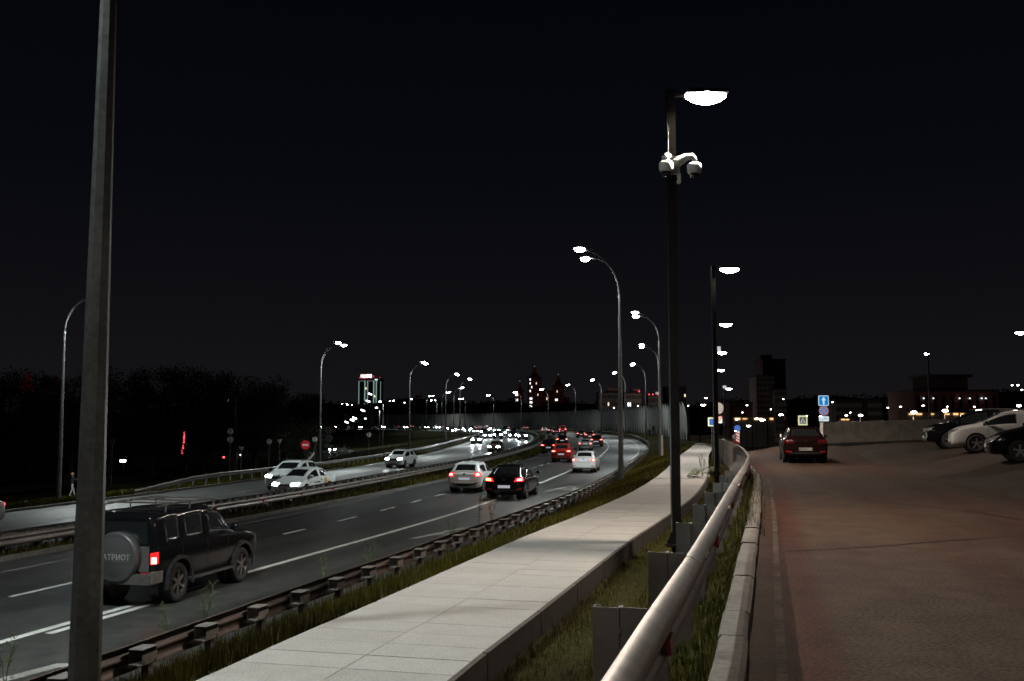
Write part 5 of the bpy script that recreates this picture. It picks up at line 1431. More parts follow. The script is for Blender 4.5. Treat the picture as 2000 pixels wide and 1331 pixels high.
tl = [(10,722,175,'tree crown at the far left edge of the picture',1,1.5),(75,735,190,'low tree between the far left edge and the left twin lamp',0,1.3),(165,730,180,'tree behind the huge steel pole',2,1.3),(215,722,170,'tree just right of the huge steel pole',0,1.2),(262,711,165,'tall tree crown second right of the huge pole',2,1.2),
      (318,735,170,'lower tree in the dip between the two higher crowns',1,1.4),(370,722,160,'left part of the big round crowned tree group',0,1.3),(415,716,158,'highest crown of the round tree group',2,1.35),(462,730,150,'right crown of the round tree group, behind the white light',1,1.3),(500,755,165,'small tree stepping down from the round group',0,1.1),
      (545,762,190,'low tree right of the light cluster on the tree line',1,1.5),(585,770,210,'low tree before the bright left twin lamp',0,1.6),(140,760,120,'dark bush like tree between the left twin lamp and the huge pole',1,1.5),(560,815,135,'dark bushy tree behind the no entry sign',1,1.6),(600,835,128,'dark shrub tree directly behind the no entry sign',0,1.5),(500,790,140,'dark bushy tree over the white cars',2,1.2),(400,790,140,'dark bushy tree behind the stacked sign pair',1,1.6),(300,800,135,'dark bushy tree right of the bluish round sign',0,1.6),(60,790,130,'dark bushy tree at the far left behind the verge',1,1.8)]
for px, py, D, lab, k, w_ in tl: tree(px, py, D, lab, k, wide=w_)
# far wooded skyline
R = random.Random(21)
def woods(name, D, prof, step, hz=-4):
    vs = []; fs = []
    for i in range(len(prof)-1):
        (p0, y0), (p1, y1) = prof[i], prof[i+1]
        n = max(1, int((p1-p0)/step))
        for k in range(n):
            px = p0+(p1-p0)*k/n; py = y0+(y1-y0)*k/n+R.uniform(-1.5, 2.5)
            zt = zpx(py, D); x = XP(px, D, zt); w_ = step*D/FPX*1.1
            for lay in range(5):
                zc = hz+(zt-hz)*(lay+1)/5
                for q in range(7):
                    c = Vector((x+R.uniform(-w_, w_), D+R.uniform(-6, 6), zc-R.uniform(0, (zt-hz)/5))); s = w_*R.uniform(.35, .8)
                    u = Vector((R.gauss(0,1),R.gauss(0,1),R.gauss(0,1))).normalized(); v = u.cross(Vector((R.gauss(0,1),R.gauss(0,1),R.gauss(0,1))).normalized())
                    m_ = len(vs); vs += [c-u*s, c+v*s*.8, c+u*s, c-v*s*.8]; fs.append((m_, m_+1, m_+2, m_+3))
    b = B(); b.v = [tuple(v) for v in vs]; b.f = fs; b.m = [0]*len(fs)
    # solid ground mass behind the leaves
    for i in range(len(prof)-1):
        (p0, y0), (p1, y1) = prof[i], prof[i+1]; x0, x1 = XP(p0, D, 5), XP(p1, D, 5); z0, z1 = zpx(y0+5, D), zpx(y1+5, D)
        b.add([(x0,D+2,hz),(x1,D+2,hz),(x1,D+30,hz),(x0,D+30,hz),(x0,D+6,z0),(x1,D+6,z1),(x1,D+26,z1),(x0,D+26,z0)], [(0,1,5,4),(1,2,6,5),(2,3,7,6),(3,0,4,7),(4,5,6,7)])
    return tag(b.obj(name, M['crown']), kind='stuff')
woods('distant_woods', 820, [(560,778),(620,782),(700,786),(745,780),(800,772),(860,778),(930,783),(1000,778),(1040,790),(1110,782),(1180,786),(1240,790),(1330,792),(1400,780),(1460,776),(1500,782),(1560,774),(1640,768),(1700,774),(1760,768),(1840,763),(1900,768),(1960,760),(2100,758)], 4)

# ------------------------------------------------------------------ city in the distance
M['dark_wall'] = mat('dark_facade', (0.10,0.095,0.095), 0.8, noise=(.05, .3)); M['brick'] = mat('red_brick', (0.16,0.055,0.045), 0.85, noise=(.08, .3))
M['pale_wall'] = mat('pale_facade', (0.30,0.28,0.27), 0.8, noise=(.05, .25)); M['win_dark'] = mat('unlit_window', (0.02,0.02,0.025), 0.2)
M['win_lit'] = glow('lit_window', (.88,.97,1.0), 2.6); M['win_warm'] = glow('lit_window_warm', (1.0,.85,.62), 1.3); M['roof_dark'] = mat('dark_roof', (.05,.045,.045), .8)
M['red_light'] = glow('red_beacon', (1,.06,.08), 3.0); M['amber'] = glow('amber_strip', (1.0,.62,.26), 1.3)
def building(px0, px1, pytop, D, label, wall, floors=8, cols=8, lit=(), depth=18, zb=-5.0, name='building', roof=None, beacon=None, win=(.5,.5), warm=()):
    zt = zpx(pytop, D); x0, x1 = XP(px0, D, zt), XP(px1, D, zt); w = x1-x0; H_ = zt-zb
    r = tag(empty(name, ((x0+x1)/2, D, zb)), label, 'building')
    B().box((0, depth/2, H_/2), (w, depth, H_)).obj('wall', wall, r)
    B().box((0, depth/2, H_+.4), (w+.6, depth+.6, .8)).obj('roof', M['roof_dark'], r)
    if roof: B().box((w*roof[0], depth/2, H_+.8+roof[2]/2), (w*roof[1], depth*.5, roof[2])).obj('rooftop_block', wall, r)
    cw, fh = w/cols, H_/floors; dk = B()
    for f in range(floors):
        for c in range(cols):
            cx = -w/2+(c+.5)*cw; cz = (f+.5)*fh
            if (c, f) in lit or (c, f) in warm:
                B().box((cx, -.06, cz), (cw*win[0], .16, fh*win[1])).obj('window', M['win_lit'] if (c, f) in lit else M['win_warm'], r)
            else: dk.box((cx, -.02, cz), (cw*win[0], .08, fh*win[1]))
    dk.obj('unlit_windows', M['win_dark'], r)['kind'] = 'stuff'
    if beacon is not None:
        for bx_ in beacon: B().box((w*bx_, 1, H_+1.6), (.5,.5,1.0)).obj('beacon', M['red_light'], r)
    return r, w, H_
# tower with outlined facade and glowing sign
D = 1050; mpx = D/FPX
r, w, H_ = building(700, 743, 740, D, 'dark tower with green white light outlines and glowing red edged roof sign', M['dark_wall'], 14, 10, depth=24, name='tower', lit=((4,5),), warm=((3,11),(7,9)))
Lc = glow('outline_light', (.42,.66,.60), .55)
for px, w_, top in ((701,1.2,745),(712.6,1.9,744),(718,1.4,744),(730,2.0,744),(735,1.9,743),(743.3,.8,745)):
    b = B(); z0 = 16; z1 = zpx(top, D)+5; b.box((XP(px, D, 40)-r.location.x, -.3, (z0+z1)/2), (w_*mpx*.9, .4, z1-z0)); b.obj('light_strip', Lc, r)
for a, c in ((701,712.6),(718,730)): B().box((XP((a+c)/2, D, 40)-r.location.x, -.3, zpx(744.5, D)+5), ((c-a)*mpx, .4, 1.0*mpx)).obj('light_strip', glow('outline_light_dim', (.3,.34,.32), .4), r)
sgn = B().box((0,0,0), (21.5*mpx, .6, 5.6*mpx)).box((-4*mpx,0,-3*mpx), (4*mpx,.6,1.2*mpx)).box((6*mpx,0,.4*mpx), (9*mpx,.6,6*mpx)).obj('roof_sign', glow('roof_sign_white', (1,.90,.88), 1.6), r, loc=(XP(715.3, D, 48)-r.location.x, -1, zpx(735, D)+5))
for px, py, a, b_ in ((703,738,1.6,2.2),(729.6,735,3.6,1.8),(729.8,737,1.4,2.4),(742,738,2.0,2.0),(705,739.5,8,.8),(716,731.5,18,.5),(717,739.3,16,.6)):
    B().box((XP(px, D, 48)-r.location.x, -1.4, zpx(py, D)+5), (a*mpx, .4, b_*mpx)).obj('red_sign_edge', glow('sign_red_glow', (1,.05,.10), .55), r)
for px in (733.5, 736.5): B().box((XP(px, D, 48)-r.location.x, -1.4, zpx(742, D)+5), (1.4*mpx, .4, 1.8*mpx)).obj('roof_lamp', M['win_lit'], r)
# brick residential castle
D = 900; mpx = D/FPX
def spire_tower(px0, px1, pyt, pys, label, lit, floors, cols, D=900, warm=()):
    r, w, H_ = building(px0, px1, pyt, D, label, M['brick'], floors, cols, lit, depth=14, name='brick_tower', warm=warm)
    z1 = zpx(pys, D)+5; cxp = (px0+px1)/2
    for k, f in enumerate((.62,.40,.22)):
        za = H_+(z1-H_)*(k*.27); zb_ = H_+(z1-H_)*((k+1)*.27); B().box((0, 6, (za+zb_)/2), (w*f, w*f, zb_-za)).obj('stepped_top', M['brick'], r)
    B().lathe([(w*.1, H_+(z1-H_)*.8), (.1, z1)], 6, c=(0,6,0)).obj('spire', M['roof_dark'], r)
    B().box((0,6,z1+.4), (.5,.5,.6)).obj('beacon', glow('dim_beacon', (.6,.35,.38), .8), r); return r
spire_tower(1031, 1058, 738, 716, 'tallest brick tower with two bright columns of windows and stepped top', {(1,f) for f in (2,4,5,6,7,8,9)} | {(2,f) for f in (1,2,5,6,7,8,9,12)} | {(1,f) for f in (11,13,14)}, 15, 9, warm=((5,13),(6,10),(7,6),(8,4)))
spire_tower(1081, 1101, 753, 732, 'right hand brick tower with one bright window band', {(1,8),(2,8)}, 12, 7, warm=((2,10),(1,4),(2,4)))
spire_tower(1009, 1022, 762, 745, 'left hand slim brick tower beside the bright window stack', set(), 10, 4)
building(1058, 1081, 765, 905, 'brick block between the two brick towers', M['brick'], 9, 8, {(1,1)}, warm=((3,7),(5,5)))
building(1101, 1113, 778, 905, 'low brick wing right of the brick towers', M['brick'], 6, 4)
building(1003, 1012, 766, 890, 'narrow brick block with a stack of bright windows left of the towers', M['brick'], 8, 3, {(1,f) for f in range(1,8)} | {(2,f) for f in (1,2,4,6,7)}, win=(.62,.42))
# pale offices behind the barrier
building(1169, 1216, 768, 700, 'pale office building with rooftop block behind the tallest twin lamp', M['pale_wall'], 6, 11, {(2,3),(1,0),(3,0),(5,0),(6,0),(9,2)}, roof=(.1,.45,3), beacon=(.35,), warm=((4,4),(0,0)), name='office_building', win=(.55,.42))
building(1221, 1252, 769, 710, 'second pale office building with lit entrance, right of the tallest twin lamp', M['pale_wall'], 6, 8, {(1,4),(2,4),(2,1),(1,1)}, roof=(.2,.5,2.5), beacon=(.4,), name='office_building', warm=((1,2),(2,2),(3,2)))
building(1266, 1290, 775, 720, 'low dark office with three red roof lights', M['dark_wall'], 5, 8, {(0,3)}, beacon=(-.4,-.1,.3), warm=((3,1),(4,1)))
building(1296, 1307, 788, 480, 'small pale kiosk with two bright windows over the barrier', M['pale_wall'], 3, 2, {(0,1),(1,1)}, zb=-4, depth=5, name='kiosk')
building(1301, 1340, 757, 760, 'dim brown apartment block beside the nearest dark post', M['dark_wall'], 9, 8, {(5,4),(5,5),(7,4)}, warm=((7,7),), zb=-5)
# right: tall dim block and lower blocks
building(1489, 1534, 704, 640, 'tall dim brown tower block right of the square lamps', M['dark_wall'], 16, 9, name='tower_block', roof=(-.25,.5,3))
building(1477, 1513, 736, 610, 'pale block standing in front of the tall dim tower', M['pale_wall'], 11, 7, warm=((4,1),), name='tower_block')
building(1513, 1536, 762, 600, 'lower pale wing right of the pale block', M['pale_wall'], 7, 6, name='tower_block', warm=((2,0),))
building(1424, 1470, 788, 560, 'long low dim building left of the tall tower block', M['brick'], 4, 12, name='building')
r, w, H_ = building(1632, 1683, 784, 520, 'dim office with horizontal white bands behind the parapet wall, left half', M['dark_wall'], 5, 1, name='banded_building', win=(.01,.01))
for f in range(5): B().box((0,-.25,2+f*H_/5), (w, .5, H_/11)).obj('facade_band', M['pale_wall'], r)
r, w, H_ = building(1695, 1722, 784, 515, 'dim banded office, shorter right half beside a brown stair core', M['dark_wall'], 5, 1, name='banded_building', win=(.01,.01))
for f in range(5): B().box((0,-.25,2+f*H_/5), (w, .5, H_/11)).obj('facade_band', M['pale_wall'], r)
r, w, H_ = building(1785, 1950, 765, 430, 'wide dim building with flat hat shaped roof behind the parked cars', M['brick'], 2, 10, name='pavilion', depth=30, zb=-5, win=(.4,.7))
B().box((-w*.05, 12, H_+3.6), (w*.48, 16, 5.2)).obj('upper_storey', M['dark_wall'], r); B().box((-w*.05, 12, H_+6.9), (w*.56, 20, 1.2)).obj('roof_canopy', M['roof_dark'], r)
for px in (1803, 1822, 1873, 1893, 1916, 1924): B().box((XP(px, 430, 10)-r.location.x, -1, zpx(778.5, 430)+5), (.45,.3,.45)).obj('wall_lamp', M['win_lit'], r)
# amber embankment walls and bright embankment lamps
def amber_wall(px0, px1, py, D, label, z=-5):
    zt = zpx(py, D); x0, x1 = XP(px0, D, zt), XP(px1, D, zt); w = x1-x0
    r = tag(empty('embankment_wall', ((x0+x1)/2, D, z)), label, 'embankment wall')
    B().box((0,.5,(zt-z)/2), (w,.8,zt-z)).obj('wall', M['wall'], r); k = 0; x = -w/2+.5
    R2 = random.Random(px0)
    while x < w/2-.5:
        l = R2.uniform(.8, 3.0); B().box((x+l/2, -.05, zt-z-.5), (l, .25, R2.uniform(.25,.6))).obj('light_strip', M['amber'], r); x += l+R2.uniform(.3, 3.5)
    return r
amber_wall(1432, 1512, 815.5, 330, 'amber lit embankment wall left of the crosswalk sign'); amber_wall(1640, 1670, 817, 330, 'amber lit embankment wall right of the one way sign')
amber_wall(1772, 1950, 806, 300, 'long amber lit wall over the parapet, behind the parked cars')
amber_wall(1042, 1096, 810, 640, 'amber lit strip on top of the barrier line under the brick towers', z=-4)
def far_lamp(px, py, D, s, label, power=0, warm=True):
    z = zpx(py, D); r = tag(empty('far_street_lamp', (XP(px, D, z), D, -5)), label, 'street lamp', 'bright distant street lamps')
    B().tube([(0,.5,0),(0,.5,z+5)], .07, 5).obj('pole', M['dark_pole'], r)
    B().lathe([(.01,-s*.5),(s*.8,-s*.2),(s,.1*s),(s*.6,s*.4),(.01,s*.5)], 10, c=(0,0,z+5)).obj('lens', glow('far_lens', (1,.97,.92) if warm else (.9,1,1), 14), r, smooth=True)
    if power: lamp = lamp_light('lamp_light', r, (0, -1, z+5-s), power, (1,.82,.66), 170, .3, .4)
FL = [(1785,806,250,.75,'left one of three glaring lamps over the parapet wall',9000),(1846,803,250,.75,'middle one of three glaring lamps over the parapet wall',9000),(1912,802,250,.75,'right one of three glaring lamps over the parapet wall',9000),(1681,812,260,.6,'glaring lamp between the banded offices and the parapet',5000),
      (1653,812,260,.35,'smaller lamp right of the one way sign',0),(1603,814.5,260,.5,'lamp touching the left edge of the one way sign post',0),(1575,813,260,.35,'small lamp left of the one way sign',0),(1439,820,260,.35,'small lamp left of the amber wall by the striped marker',0),(1478,818.5,260,.42,'small lamp in the middle of the amber wall',0),
      (1803,793,330,.4,'small lamp above the left glaring lamp',0),(1626,786,330,.3,'tiny lamp right of the arrow sign',0),(1734,797,330,.35,'tiny lamp right of the banded office',0),(1759,795,330,.35,'tiny lamp left of the pavilion',0),(1984,804,240,.7,'glaring lamp over the roofs of the parked cars at the right',4000),(1990,793,300,.7,'second glaring light above the parked cars at the right edge',0),(1977,753,330,.35,'small lamp high at the right edge, left one',0),(1988,753,330,.4,'small lamp high at the right edge, right one',0),(1996,762,330,.35,'lowest small lamp high at the right edge',0),
      (1459,792,300,.3,'small lamp before the long low dim building',0),(1530,780,400,.3,'tiny lamp at the foot of the tall tower block',0),(1344,793,330,.25,'tiny lamp right above the noise barrier end',0)]
for px, py, D, s_, lab, pw in FL: far_lamp(px, py, D, s_, lab, pw)
# lamps of the crossing road inside the curve (slanted bright heads)
GX = 'bright slanted lamps of the crossing road'
for i, (px, py, D, lab) in enumerate([(724,770,330,'topmost bright slanted lamp in front of the tower'),(720,784,300,'second bright slanted lamp under the tower'),(710,802,280,'third bright slanted lamp stepping down left'),(694,817,270,'fourth bright slanted lamp near the barrier top'),(689,821,290,'fifth bright slanted lamp just left of the fourth'),(678,825,320,'lowest and leftmost bright slanted lamp'),(744,785,240,'bright white lamp right of the tower with lit pole'),(737,797,235,'white lamp below it, left, with lit pole'),(715,818,300,'small lamp right of the fourth slanted lamp'),(791,787,420,'tiny lamp pair left of the twin lamp behind the white car'),(805,780,300,'small bright lamp right of the twin lamp behind the white car')]):
    z = zpx(py, D); zb = -3.5; r = tag(empty('crossing_road_lamp', (XP(px, D, z), D, zb)), lab, 'street lamp', GX)
    h = z-zb; B().tube([(.6,0,0),(.6,0,h-.1),(.2,0,h)], .09, 6).obj('pole', M['pole_zinc'], r)
    sz = (1.1,.4,.34) if i < 6 else (.5,.3,.3)
    B().box((-.2,0,h), sz, M=Matrix.Rotation(.35 if i < 6 else 0, 3, 'Y')).obj('lens', glow('crossing_lens', (.92,1,1), 9), r)
    if i in (6,7): lamp_light('lamp_light', r, (-.2,-.4,h-.4), 2500, (.9,1,1), 150)

# lamps added among the far buildings to brighten their faces
def add_fill_lamp(px, py, D, power, label, c=(1,.80,.70)):
    z = zpx(py, D); r = tag(empty('fill_lamp', (XP(px, D, z), D, -5)), label, 'street lamp', 'added fill lamps among the far buildings')
    B().tube([(0,0,0),(0,0,z+5)], .08, 5).obj('pole', M['dark_pole'], r)
    B().lathe([(.01,-.3),(.25,-.15),(.3,.1),(.01,.25)], 8, c=(0,0,z+5)).obj('lens', glow('fill_lens', (1,.95,.88), 5), r, smooth=True)
    d = bpy.data.lights.new('lamp_light', 'POINT'); d.energy = power; d.color = c; d.shadow_soft_size = .3
    l = bpy.data.objects.new('lamp_light', d); col.objects.link(l); l.parent = r; l.location = (0,-.6,z+5)
for a in [(1199,797,640,4000,'added fill lamp before the pale office building'),(1246,793,660,4000,'added fill lamp before the second pale office'),(1074,797,850,3500,'added fill lamp before the brick towers, right one',(1,.5,.42)),(1047,798,850,3500,'added fill lamp before the brick towers, left one',(1,.5,.42)),
          (1505,800,560,2200,'added fill lamp before the tall dim tower block'),(1661,806,480,2200,'added fill lamp before the banded offices'),(1850,795,385,1300,'added fill lamp before the pavilion, left one',(1,.62,.45)),(1903,795,385,1300,'added fill lamp before the pavilion, right one',(1,.62,.45)),(1318,790,700,6000,'added fill lamp before the dim brown apartment block',(1,.7,.6)),(1450,806,500,1500,'added fill lamp before the long low building',(1,.6,.5))]: add_fill_lamp(*a)

# ------------------------------------------------------------------ people
def person(x, y, z, rz, h, pose, top, bottom, label, hair=(.02,.015,.012), name='person'):
    k = h/1.75
    J = {}
    J['pelvis'] = (0,0,.95); J['waist'] = (0,0,1.12); J['chest'] = (0,.01,1.33); J['neck'] = (0,0,1.50); J['head'] = (0,.02,1.62); J['crown'] = (0,.01,1.73)
    st = pose.get('stride', .25)
    J['hipL'] = (-.10,0,.92); J['kneeL'] = (-.11,st*.6,.50); J['ankL'] = (-.11,st,.09); J['toeL'] = (-.11,st+.17,.035)
    J['hipR'] = (.10,0,.92); J['kneeR'] = (.11,-st*.1,.50); J['ankR'] = (.11,-st*.9,.11); J['toeR'] = (.11,-st*.9+.17,.03)
    aw = pose.get('arms', .12)
    J['shL'] = (-.19,0,1.43); J['elL'] = (-.25,-aw*.5,1.14); J['wrL'] = (-.25,-aw*.2,.90); J['haL'] = (-.25,0,.81)
    J['shR'] = (.19,0,1.43); J['elR'] = (.25,aw*.4,1.14); J['wrR'] = (.25,aw*1.3,.91); J['haR'] = (.25,aw*1.6,.82)
    if pose.get('hands_up'):
        J['elL'] = (-.24,.16,1.18); J['wrL'] = (-.10,.33,1.30); J['haL'] = (-.06,.36,1.36); J['elR'] = (.24,.16,1.18); J['wrR'] = (.10,.33,1.30); J['haR'] = (.06,.36,1.36)
    rad = dict(pelvis=.15,waist=.13,chest=.155,neck=.06,head=.10,crown=.075,hipL=.095,kneeL=.065,ankL=.048,toeL=.04,hipR=.095,kneeR=.065,ankR=.048,toeR=.04,shL=.068,elL=.048,wrL=.034,haL=.036,shR=.068,elR=.048,wrR=.034,haR=.036)
    E_ = [('pelvis','waist'),('waist','chest'),('chest','neck'),('neck','head'),('head','crown'),('pelvis','hipL'),('hipL','kneeL'),('kneeL','ankL'),('ankL','toeL'),('pelvis','hipR'),('hipR','kneeR'),('kneeR','ankR'),('ankR','toeR'),('chest','shL'),('shL','elL'),('elL','wrL'),('wrL','haL'),('chest','shR'),('shR','elR'),('elR','wrR'),('wrR','haR')]
    ks = list(J); me = bpy.data.meshes.new('body'); me.from_pydata([tuple(c*k for c in J[q]) for q in ks], [(ks.index(a), ks.index(b)) for a, b in E_], []); me.update()
    o = bpy.data.objects.new('body', me); col.objects.link(o)
    m = o.modifiers.new('skin', 'SKIN'); m.use_smooth_shade = True
    sv = me.skin_vertices[0].data
    for i, q in enumerate(ks): sv[i].radius = (rad[q]*k*(1.15 if q in ('chest','pelvis','waist') else 1), rad[q]*k*(.82 if q in ('chest','waist') else 1)); 
    sv[0].use_root = True
    o.modifiers.new('sub', 'SUBSURF').levels = 1
    me2 = evaluated(o); bpy.data.objects.remove(o)
    for mm in (mat('skin', (.32,.17,.11), .6), mat('clothes_top', top, .85), mat('clothes_bottom', bottom, .85), mat('shoes', (.03,.03,.03), .7)): me2.materials.append(mm)
    for p in me2.polygons:
        c = p.center/k
        i = 3 if c.z < .10 else 2 if c.z < .96 and abs(c.x) < .215 else 0 if c.z > 1.53 or (abs(c.x) > .2 and c.z < .90) or (pose.get('hands_up') and c.z > 1.29 and c.y > .28) else 1
        p.material_index = i; p.use_smooth = True
    r = tag(empty(name, (x, y, z), rz), label, 'person')
    link('body', me2, None, r)
    hb = B().lathe([(.001,.10),(.06,.085),(.10,.04),(.108,-.02),(.10,-.07),(.085,-.10)], 14, c=(0,-.012*k,1.655*k)); hb.v = [(a, b_-.0 if b_ < .05 else b_, c) for a, b_, c in hb.v]
    hb.obj('hair', mat('hair', hair, .7), r, smooth=True)
    B().box((0, .115*k, 1.615*k), (.03, .035, .045)).obj('nose', me2.materials[0], r)
    return r
D = 158
person(XP(1269.5, D, 1), D, zpx(852.5, D), .1, 1.74, {'stride': .22}, (.55,.54,.50), (.02,.02,.022), 'walking person in a pale top and dark trousers, left of the pair by the barrier')
person(XP(1276.5, D, 1), D+.3, zpx(851, D), .0, 1.66, {'stride': .15}, (.03,.03,.03), (.03,.03,.035), 'walking person all in dark clothes, right of the pair by the barrier')
D = 72
person(XP(141.5, D, -.6), D, zpx(971, D), -1.0, 1.72, {'stride': .2, 'hands_up': True}, (.018,.018,.022), (.30,.30,.30), 'person in a dark jacket and white trousers at the roadside beside the huge pole', hair=(.30,.13,.06))

# ------------------------------------------------------------------ grass and weeds
def blades(name, n, sampler, hmin, hmax, w, m, lean=.35, dry=None):
    R = random.Random(hash(name) % 1000 if False else len(name)*7); vs = []; fs = []; mi = []
    for i in range(n):
        x, y, z = sampler(R); a = R.uniform(0, 6.28); h = R.uniform(hmin, hmax); ww_ = w*R.uniform(.7, 1.4)*(1 if y < 25 else 1+(y-25)/30)
        la = R.uniform(0, 6.28); lx, ly = math.cos(la)*h*lean*R.random(), math.sin(la)*h*lean*R.random()
        k = len(vs); vs += [(x-math.cos(a)*ww_, y-math.sin(a)*ww_, z-.02), (x+math.cos(a)*ww_, y+math.sin(a)*ww_, z-.02), (x+lx, y+ly, z+h)]
        fs.append((k, k+1, k+2)); mi.append(1 if dry and R.random() < dry else 0)
    me = mesh(name, vs, fs, mi); me.materials.append(m); me.materials.append(M['grass_dry'])
    o = bpy.data.objects.new(name, me); col.objects.link(o); o['kind'] = 'stuff'; return o
def ypick(R, y0, y1):      # more blades near the camera
    t = R.random(); return y0*(y1/y0)**t
XL = {}
def cached(y):
    k = round(y*2)/2
    if k not in XL:
        sc_ = sD(k); XL[k] = (S.at(sc_, railR_off(k)+0.15)[0], walk_x(min(k, 112), -WW)+(max(0, k-112)*.22), walk_x(min(k, 112), WW+.02), path_x(KERB, min(k, 91), .02), z_upper(path_x(KERB, min(k, 88), .05), k))
    return XL[k]
def s_verge(R):
    y = ypick(R, 7, 110); c = cached(y); t = R.random()**.9; z0 = zr(y)+.16; z1 = zwalk(y)-.03; tt = t*t*(3-2*t)*.6+t*.4
    t = min(t, .985); return c[0]-.25+(c[1]-c[0]+.24)*t, y, z0+(z1-z0)*tt-.02
blades('verge_grass', 62000, s_verge, .05, .18, .0055, M['grass_b'], dry=.05)
def s_verge_edge(R):
    y = ypick(R, 8, 60); c = cached(y); t = R.random()*.22
    return c[0]-.22+(c[1]-c[0])*t, y, zr(y)+.16
blades('rail_side_grass', 16000, s_verge_edge, .12, .30, .006, M['grass_b'], dry=.12)
def s_ditch(R):
    y = ypick(R, 3.5, 80); c = cached(y); t = .03+.95*R.random()
    z = lin(t, [(0,1.06),(0.25,0.98),(0.5,1.10),(0.75,1.40),(1,1.64)])+(c[4]-1.70)*t
    return c[2]+(c[3]-c[2])*t, y, z-.01
blades('ditch_grass', 70000, s_ditch, .03, .10, .0042, M['grass_b'], dry=.07)
def s_median(R):
    y = ypick(R, 24, 150); s = sD(y); o = railF(y)-.4+(shoulder(y)-.25-railF(y)+.4)*R.random(); x, yy, _, _ = S.at(s, o)
    return x, yy, zh(y, o)+.10
blades('median_grass', 26000, s_median, .10, .32, .010, M['grass_b'], dry=.08)
def s_left(R):
    y = ypick(R, 36, 140); s = sD(y); o = farOut(y)-.3-R.random()**1.3*9; x, yy, _, _ = S.at(s, o)
    return x, yy, zleft(yy, o)-.02
blades('left_verge_grass', 22000, s_left, .12, .40, .014, M['grass_b'], dry=.06)
def s_kerbedge(R):
    y = ypick(R, 14, 34); c = cached(y); return c[3]+R.uniform(-.08, .20 if R.random() < .25 else .02), y, c[4]+.02
blades('kerb_side_grass', 3500, s_kerbedge, .06, .26, .005, M['grass_b'], dry=.3)
# tall thin weeds by the near guard rail
def weed_mesh(seed, h):
    R = random.Random(seed); b = B()
    for q in range(R.randint(2, 4)):
        lx, ly = R.uniform(-.25,.25)*h, R.uniform(-.2,.2)*h; pts = [(0,0,0),(lx*.3,ly*.3,h*.5),(lx,ly,h*R.uniform(.85,1.05))]
        b.tube(pts, [.006,.005,.003], 4)
        for k in range(14):
            t = R.uniform(.45, 1); p = Vector((lx*t, ly*t, h*t)); d = Vector((R.uniform(-1,1), R.uniform(-1,1), R.uniform(.2,1))).normalized()*h*.13
            b.tube([p, p+d], [.003,.002], 3)
            for _ in range(3):
                c = p+d*R.uniform(.7, 1.1); s = .012; n = [Vector((R.uniform(-s,s), R.uniform(-s,s), R.uniform(-s,s)))+c for _ in range(3)]; b.add(n, [(0,1,2)])
        for k in range(5):
            t = R.uniform(.1, .6); p = Vector((lx*t, ly*t, h*t)); a = R.uniform(0, 6.28); l = h*.16
            b.add([p, p+Vector((math.cos(a)*l*.5-math.sin(a)*.02, math.sin(a)*l*.5+math.cos(a)*.02, l*.3)), p+Vector((math.cos(a)*l, math.sin(a)*l, l*.1)), p+Vector((math.cos(a)*l*.5+math.sin(a)*.02, math.sin(a)*l*.5-math.cos(a)*.02, l*.3))], [(0,1,2,3)])
    return mk(b, M['leaf'], name='weed')
for i, (px, py, h, lab) in enumerate([(935,1022,1.05,'tallest thin branching weed standing before the white lane line'),(960,1016,.95,'bushy thin weed right of the tallest one behind the brackets'),(722,1118,.75,'yellowish weed by the guard rail bracket at lower centre'),(640,1150,.7,'thin weed by the guard rail, left of the yellowish one'),(885,1062,.7,'dark bushy weed wrapped round a guard rail bracket'),(400,1232,.8,'feathery weed in front of the near guard rail beside the off-road car shadow'),(325,1258,.65,'low weed by the guard rail right of the huge pole'),(10,1330,.6,'yellow weed at the lower left corner')]):
    x, y = hit(px, py, lambda a, b_: .25)
    o = link('weed', weed_mesh(40+i, h), None); o.location = (x, y, .12); tag(o, lab, 'weed')
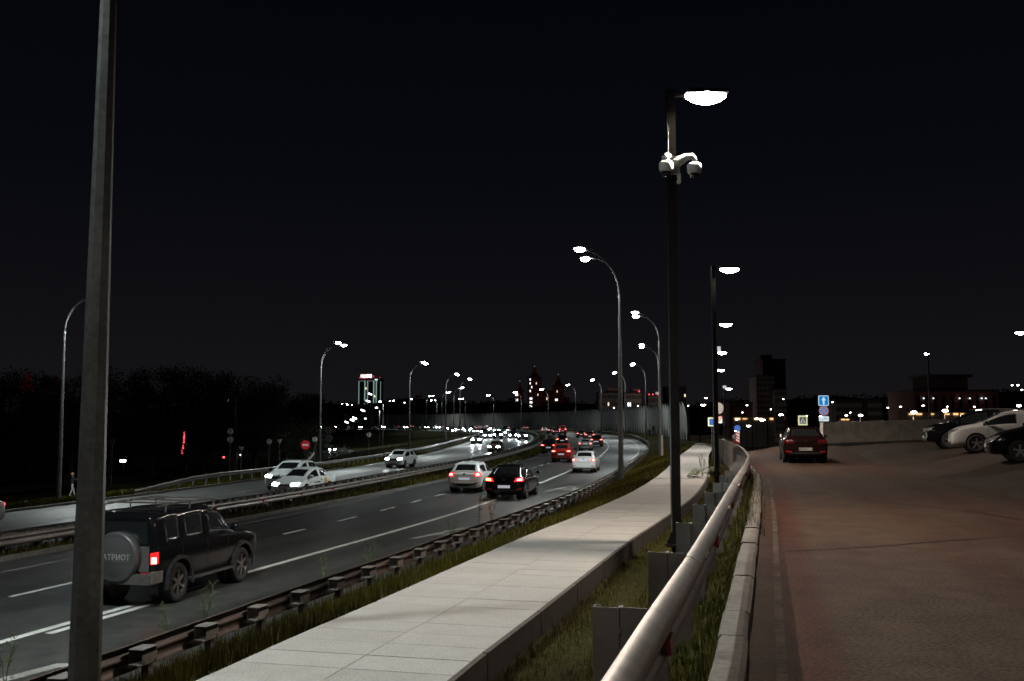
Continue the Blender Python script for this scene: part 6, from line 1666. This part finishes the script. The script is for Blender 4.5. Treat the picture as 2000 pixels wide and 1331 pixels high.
# burdock by the sidewalk
x0, y0 = hit(1372, 945, lambda a, b_: 1.05); R = random.Random(4)
o = tag(empty('burdock', (x0, y0, 1.0)), 'big leafed weed with dry flower stalks overhanging the sidewalk', 'plant')
for k in range(13):
    a = R.uniform(0, 6.28) if k > 5 else math.pi+R.uniform(-.7, .7); l = R.uniform(.30, .52); el = R.uniform(.25, .75)
    base = Vector((0,0,.1+.05*k*.8)); tip = base+Vector((math.cos(a)*l*1.6, math.sin(a)*l*1.6, l*.4-.02*k)); st = base+(tip-base)*.35+Vector((0,0,.12))
    side = Vector((-math.sin(a), math.cos(a), 0)); L_ = (tip-st)
    b = B(); b.tube([base, st], [.008,.006], 4)
    pr_ = [(0,.02,0),(.15,.45,.03),(.4,.62,.05),(.7,.42,.02),(.9,.16,-.05),(1,.01,-.10)]
    vs = []
    for t, wv, zz in pr_:
        c = st+L_*t+Vector((0,0,zz)); ww_ = wv*l*.55; vs += [c-side*ww_+Vector((0,0,.02)), c, c+side*ww_+Vector((0,0,.02))]
    fs = []
    for i in range(len(pr_)-1): fs += [(3*i, 3*i+1, 3*i+4, 3*i+3), (3*i+1, 3*i+2, 3*i+5, 3*i+4)]
    b.add(vs, fs); b.obj('leaf', M['leaf'], o)
for k in range(5):
    dx = R.uniform(-.14, .10); h = R.uniform(.7, 1.25); b = B(); top = Vector((dx, R.uniform(-.1,.1), h)); b.tube([(0,0,.2),(dx*.4,0,h*.6),top], [.007,.006,.004], 4)
    for q in range(12):
        p = top-Vector((0,0,R.uniform(0,.3))); d = Vector((R.uniform(-1,1), R.uniform(-1,1), R.uniform(.6,1.6))).normalized()*R.uniform(.05,.13); b.tube([p, p+d], [.003,.006], 3)
    b.obj('flower_stalk', M['grass_dry'], o)
# dry bush growing over the far end of the upper rail
for (px, py, h, lab) in [(1412,868,1.0,'reddish bush at the far end of the upper guard rail'),(1388,872,.8,'low bush beside the second dark post near the end of the sidewalk')]:
    x, y = hit(px, py, lambda a, b_: 1.4); R = random.Random(px); b = B()
    for _ in range(700):
        d = Vector((R.gauss(0,.5), R.gauss(0,.4), abs(R.gauss(0,.45))))*h; s = .05
        n = [d+Vector((R.uniform(-s,s), R.uniform(-s,s), R.uniform(-s,s))) for _ in range(3)]; b.add(n, [(0,1,2)])
    for _ in range(12): b.tube([(0,0,-.2), (R.uniform(-.5,.5)*h, R.uniform(-.4,.4)*h, R.uniform(.4,1)*h)], [.01,.004], 3)
    q = b.obj('bush', M['grass_b']); q.location = (x, y, 1.4); tag(q, lab, 'bush')
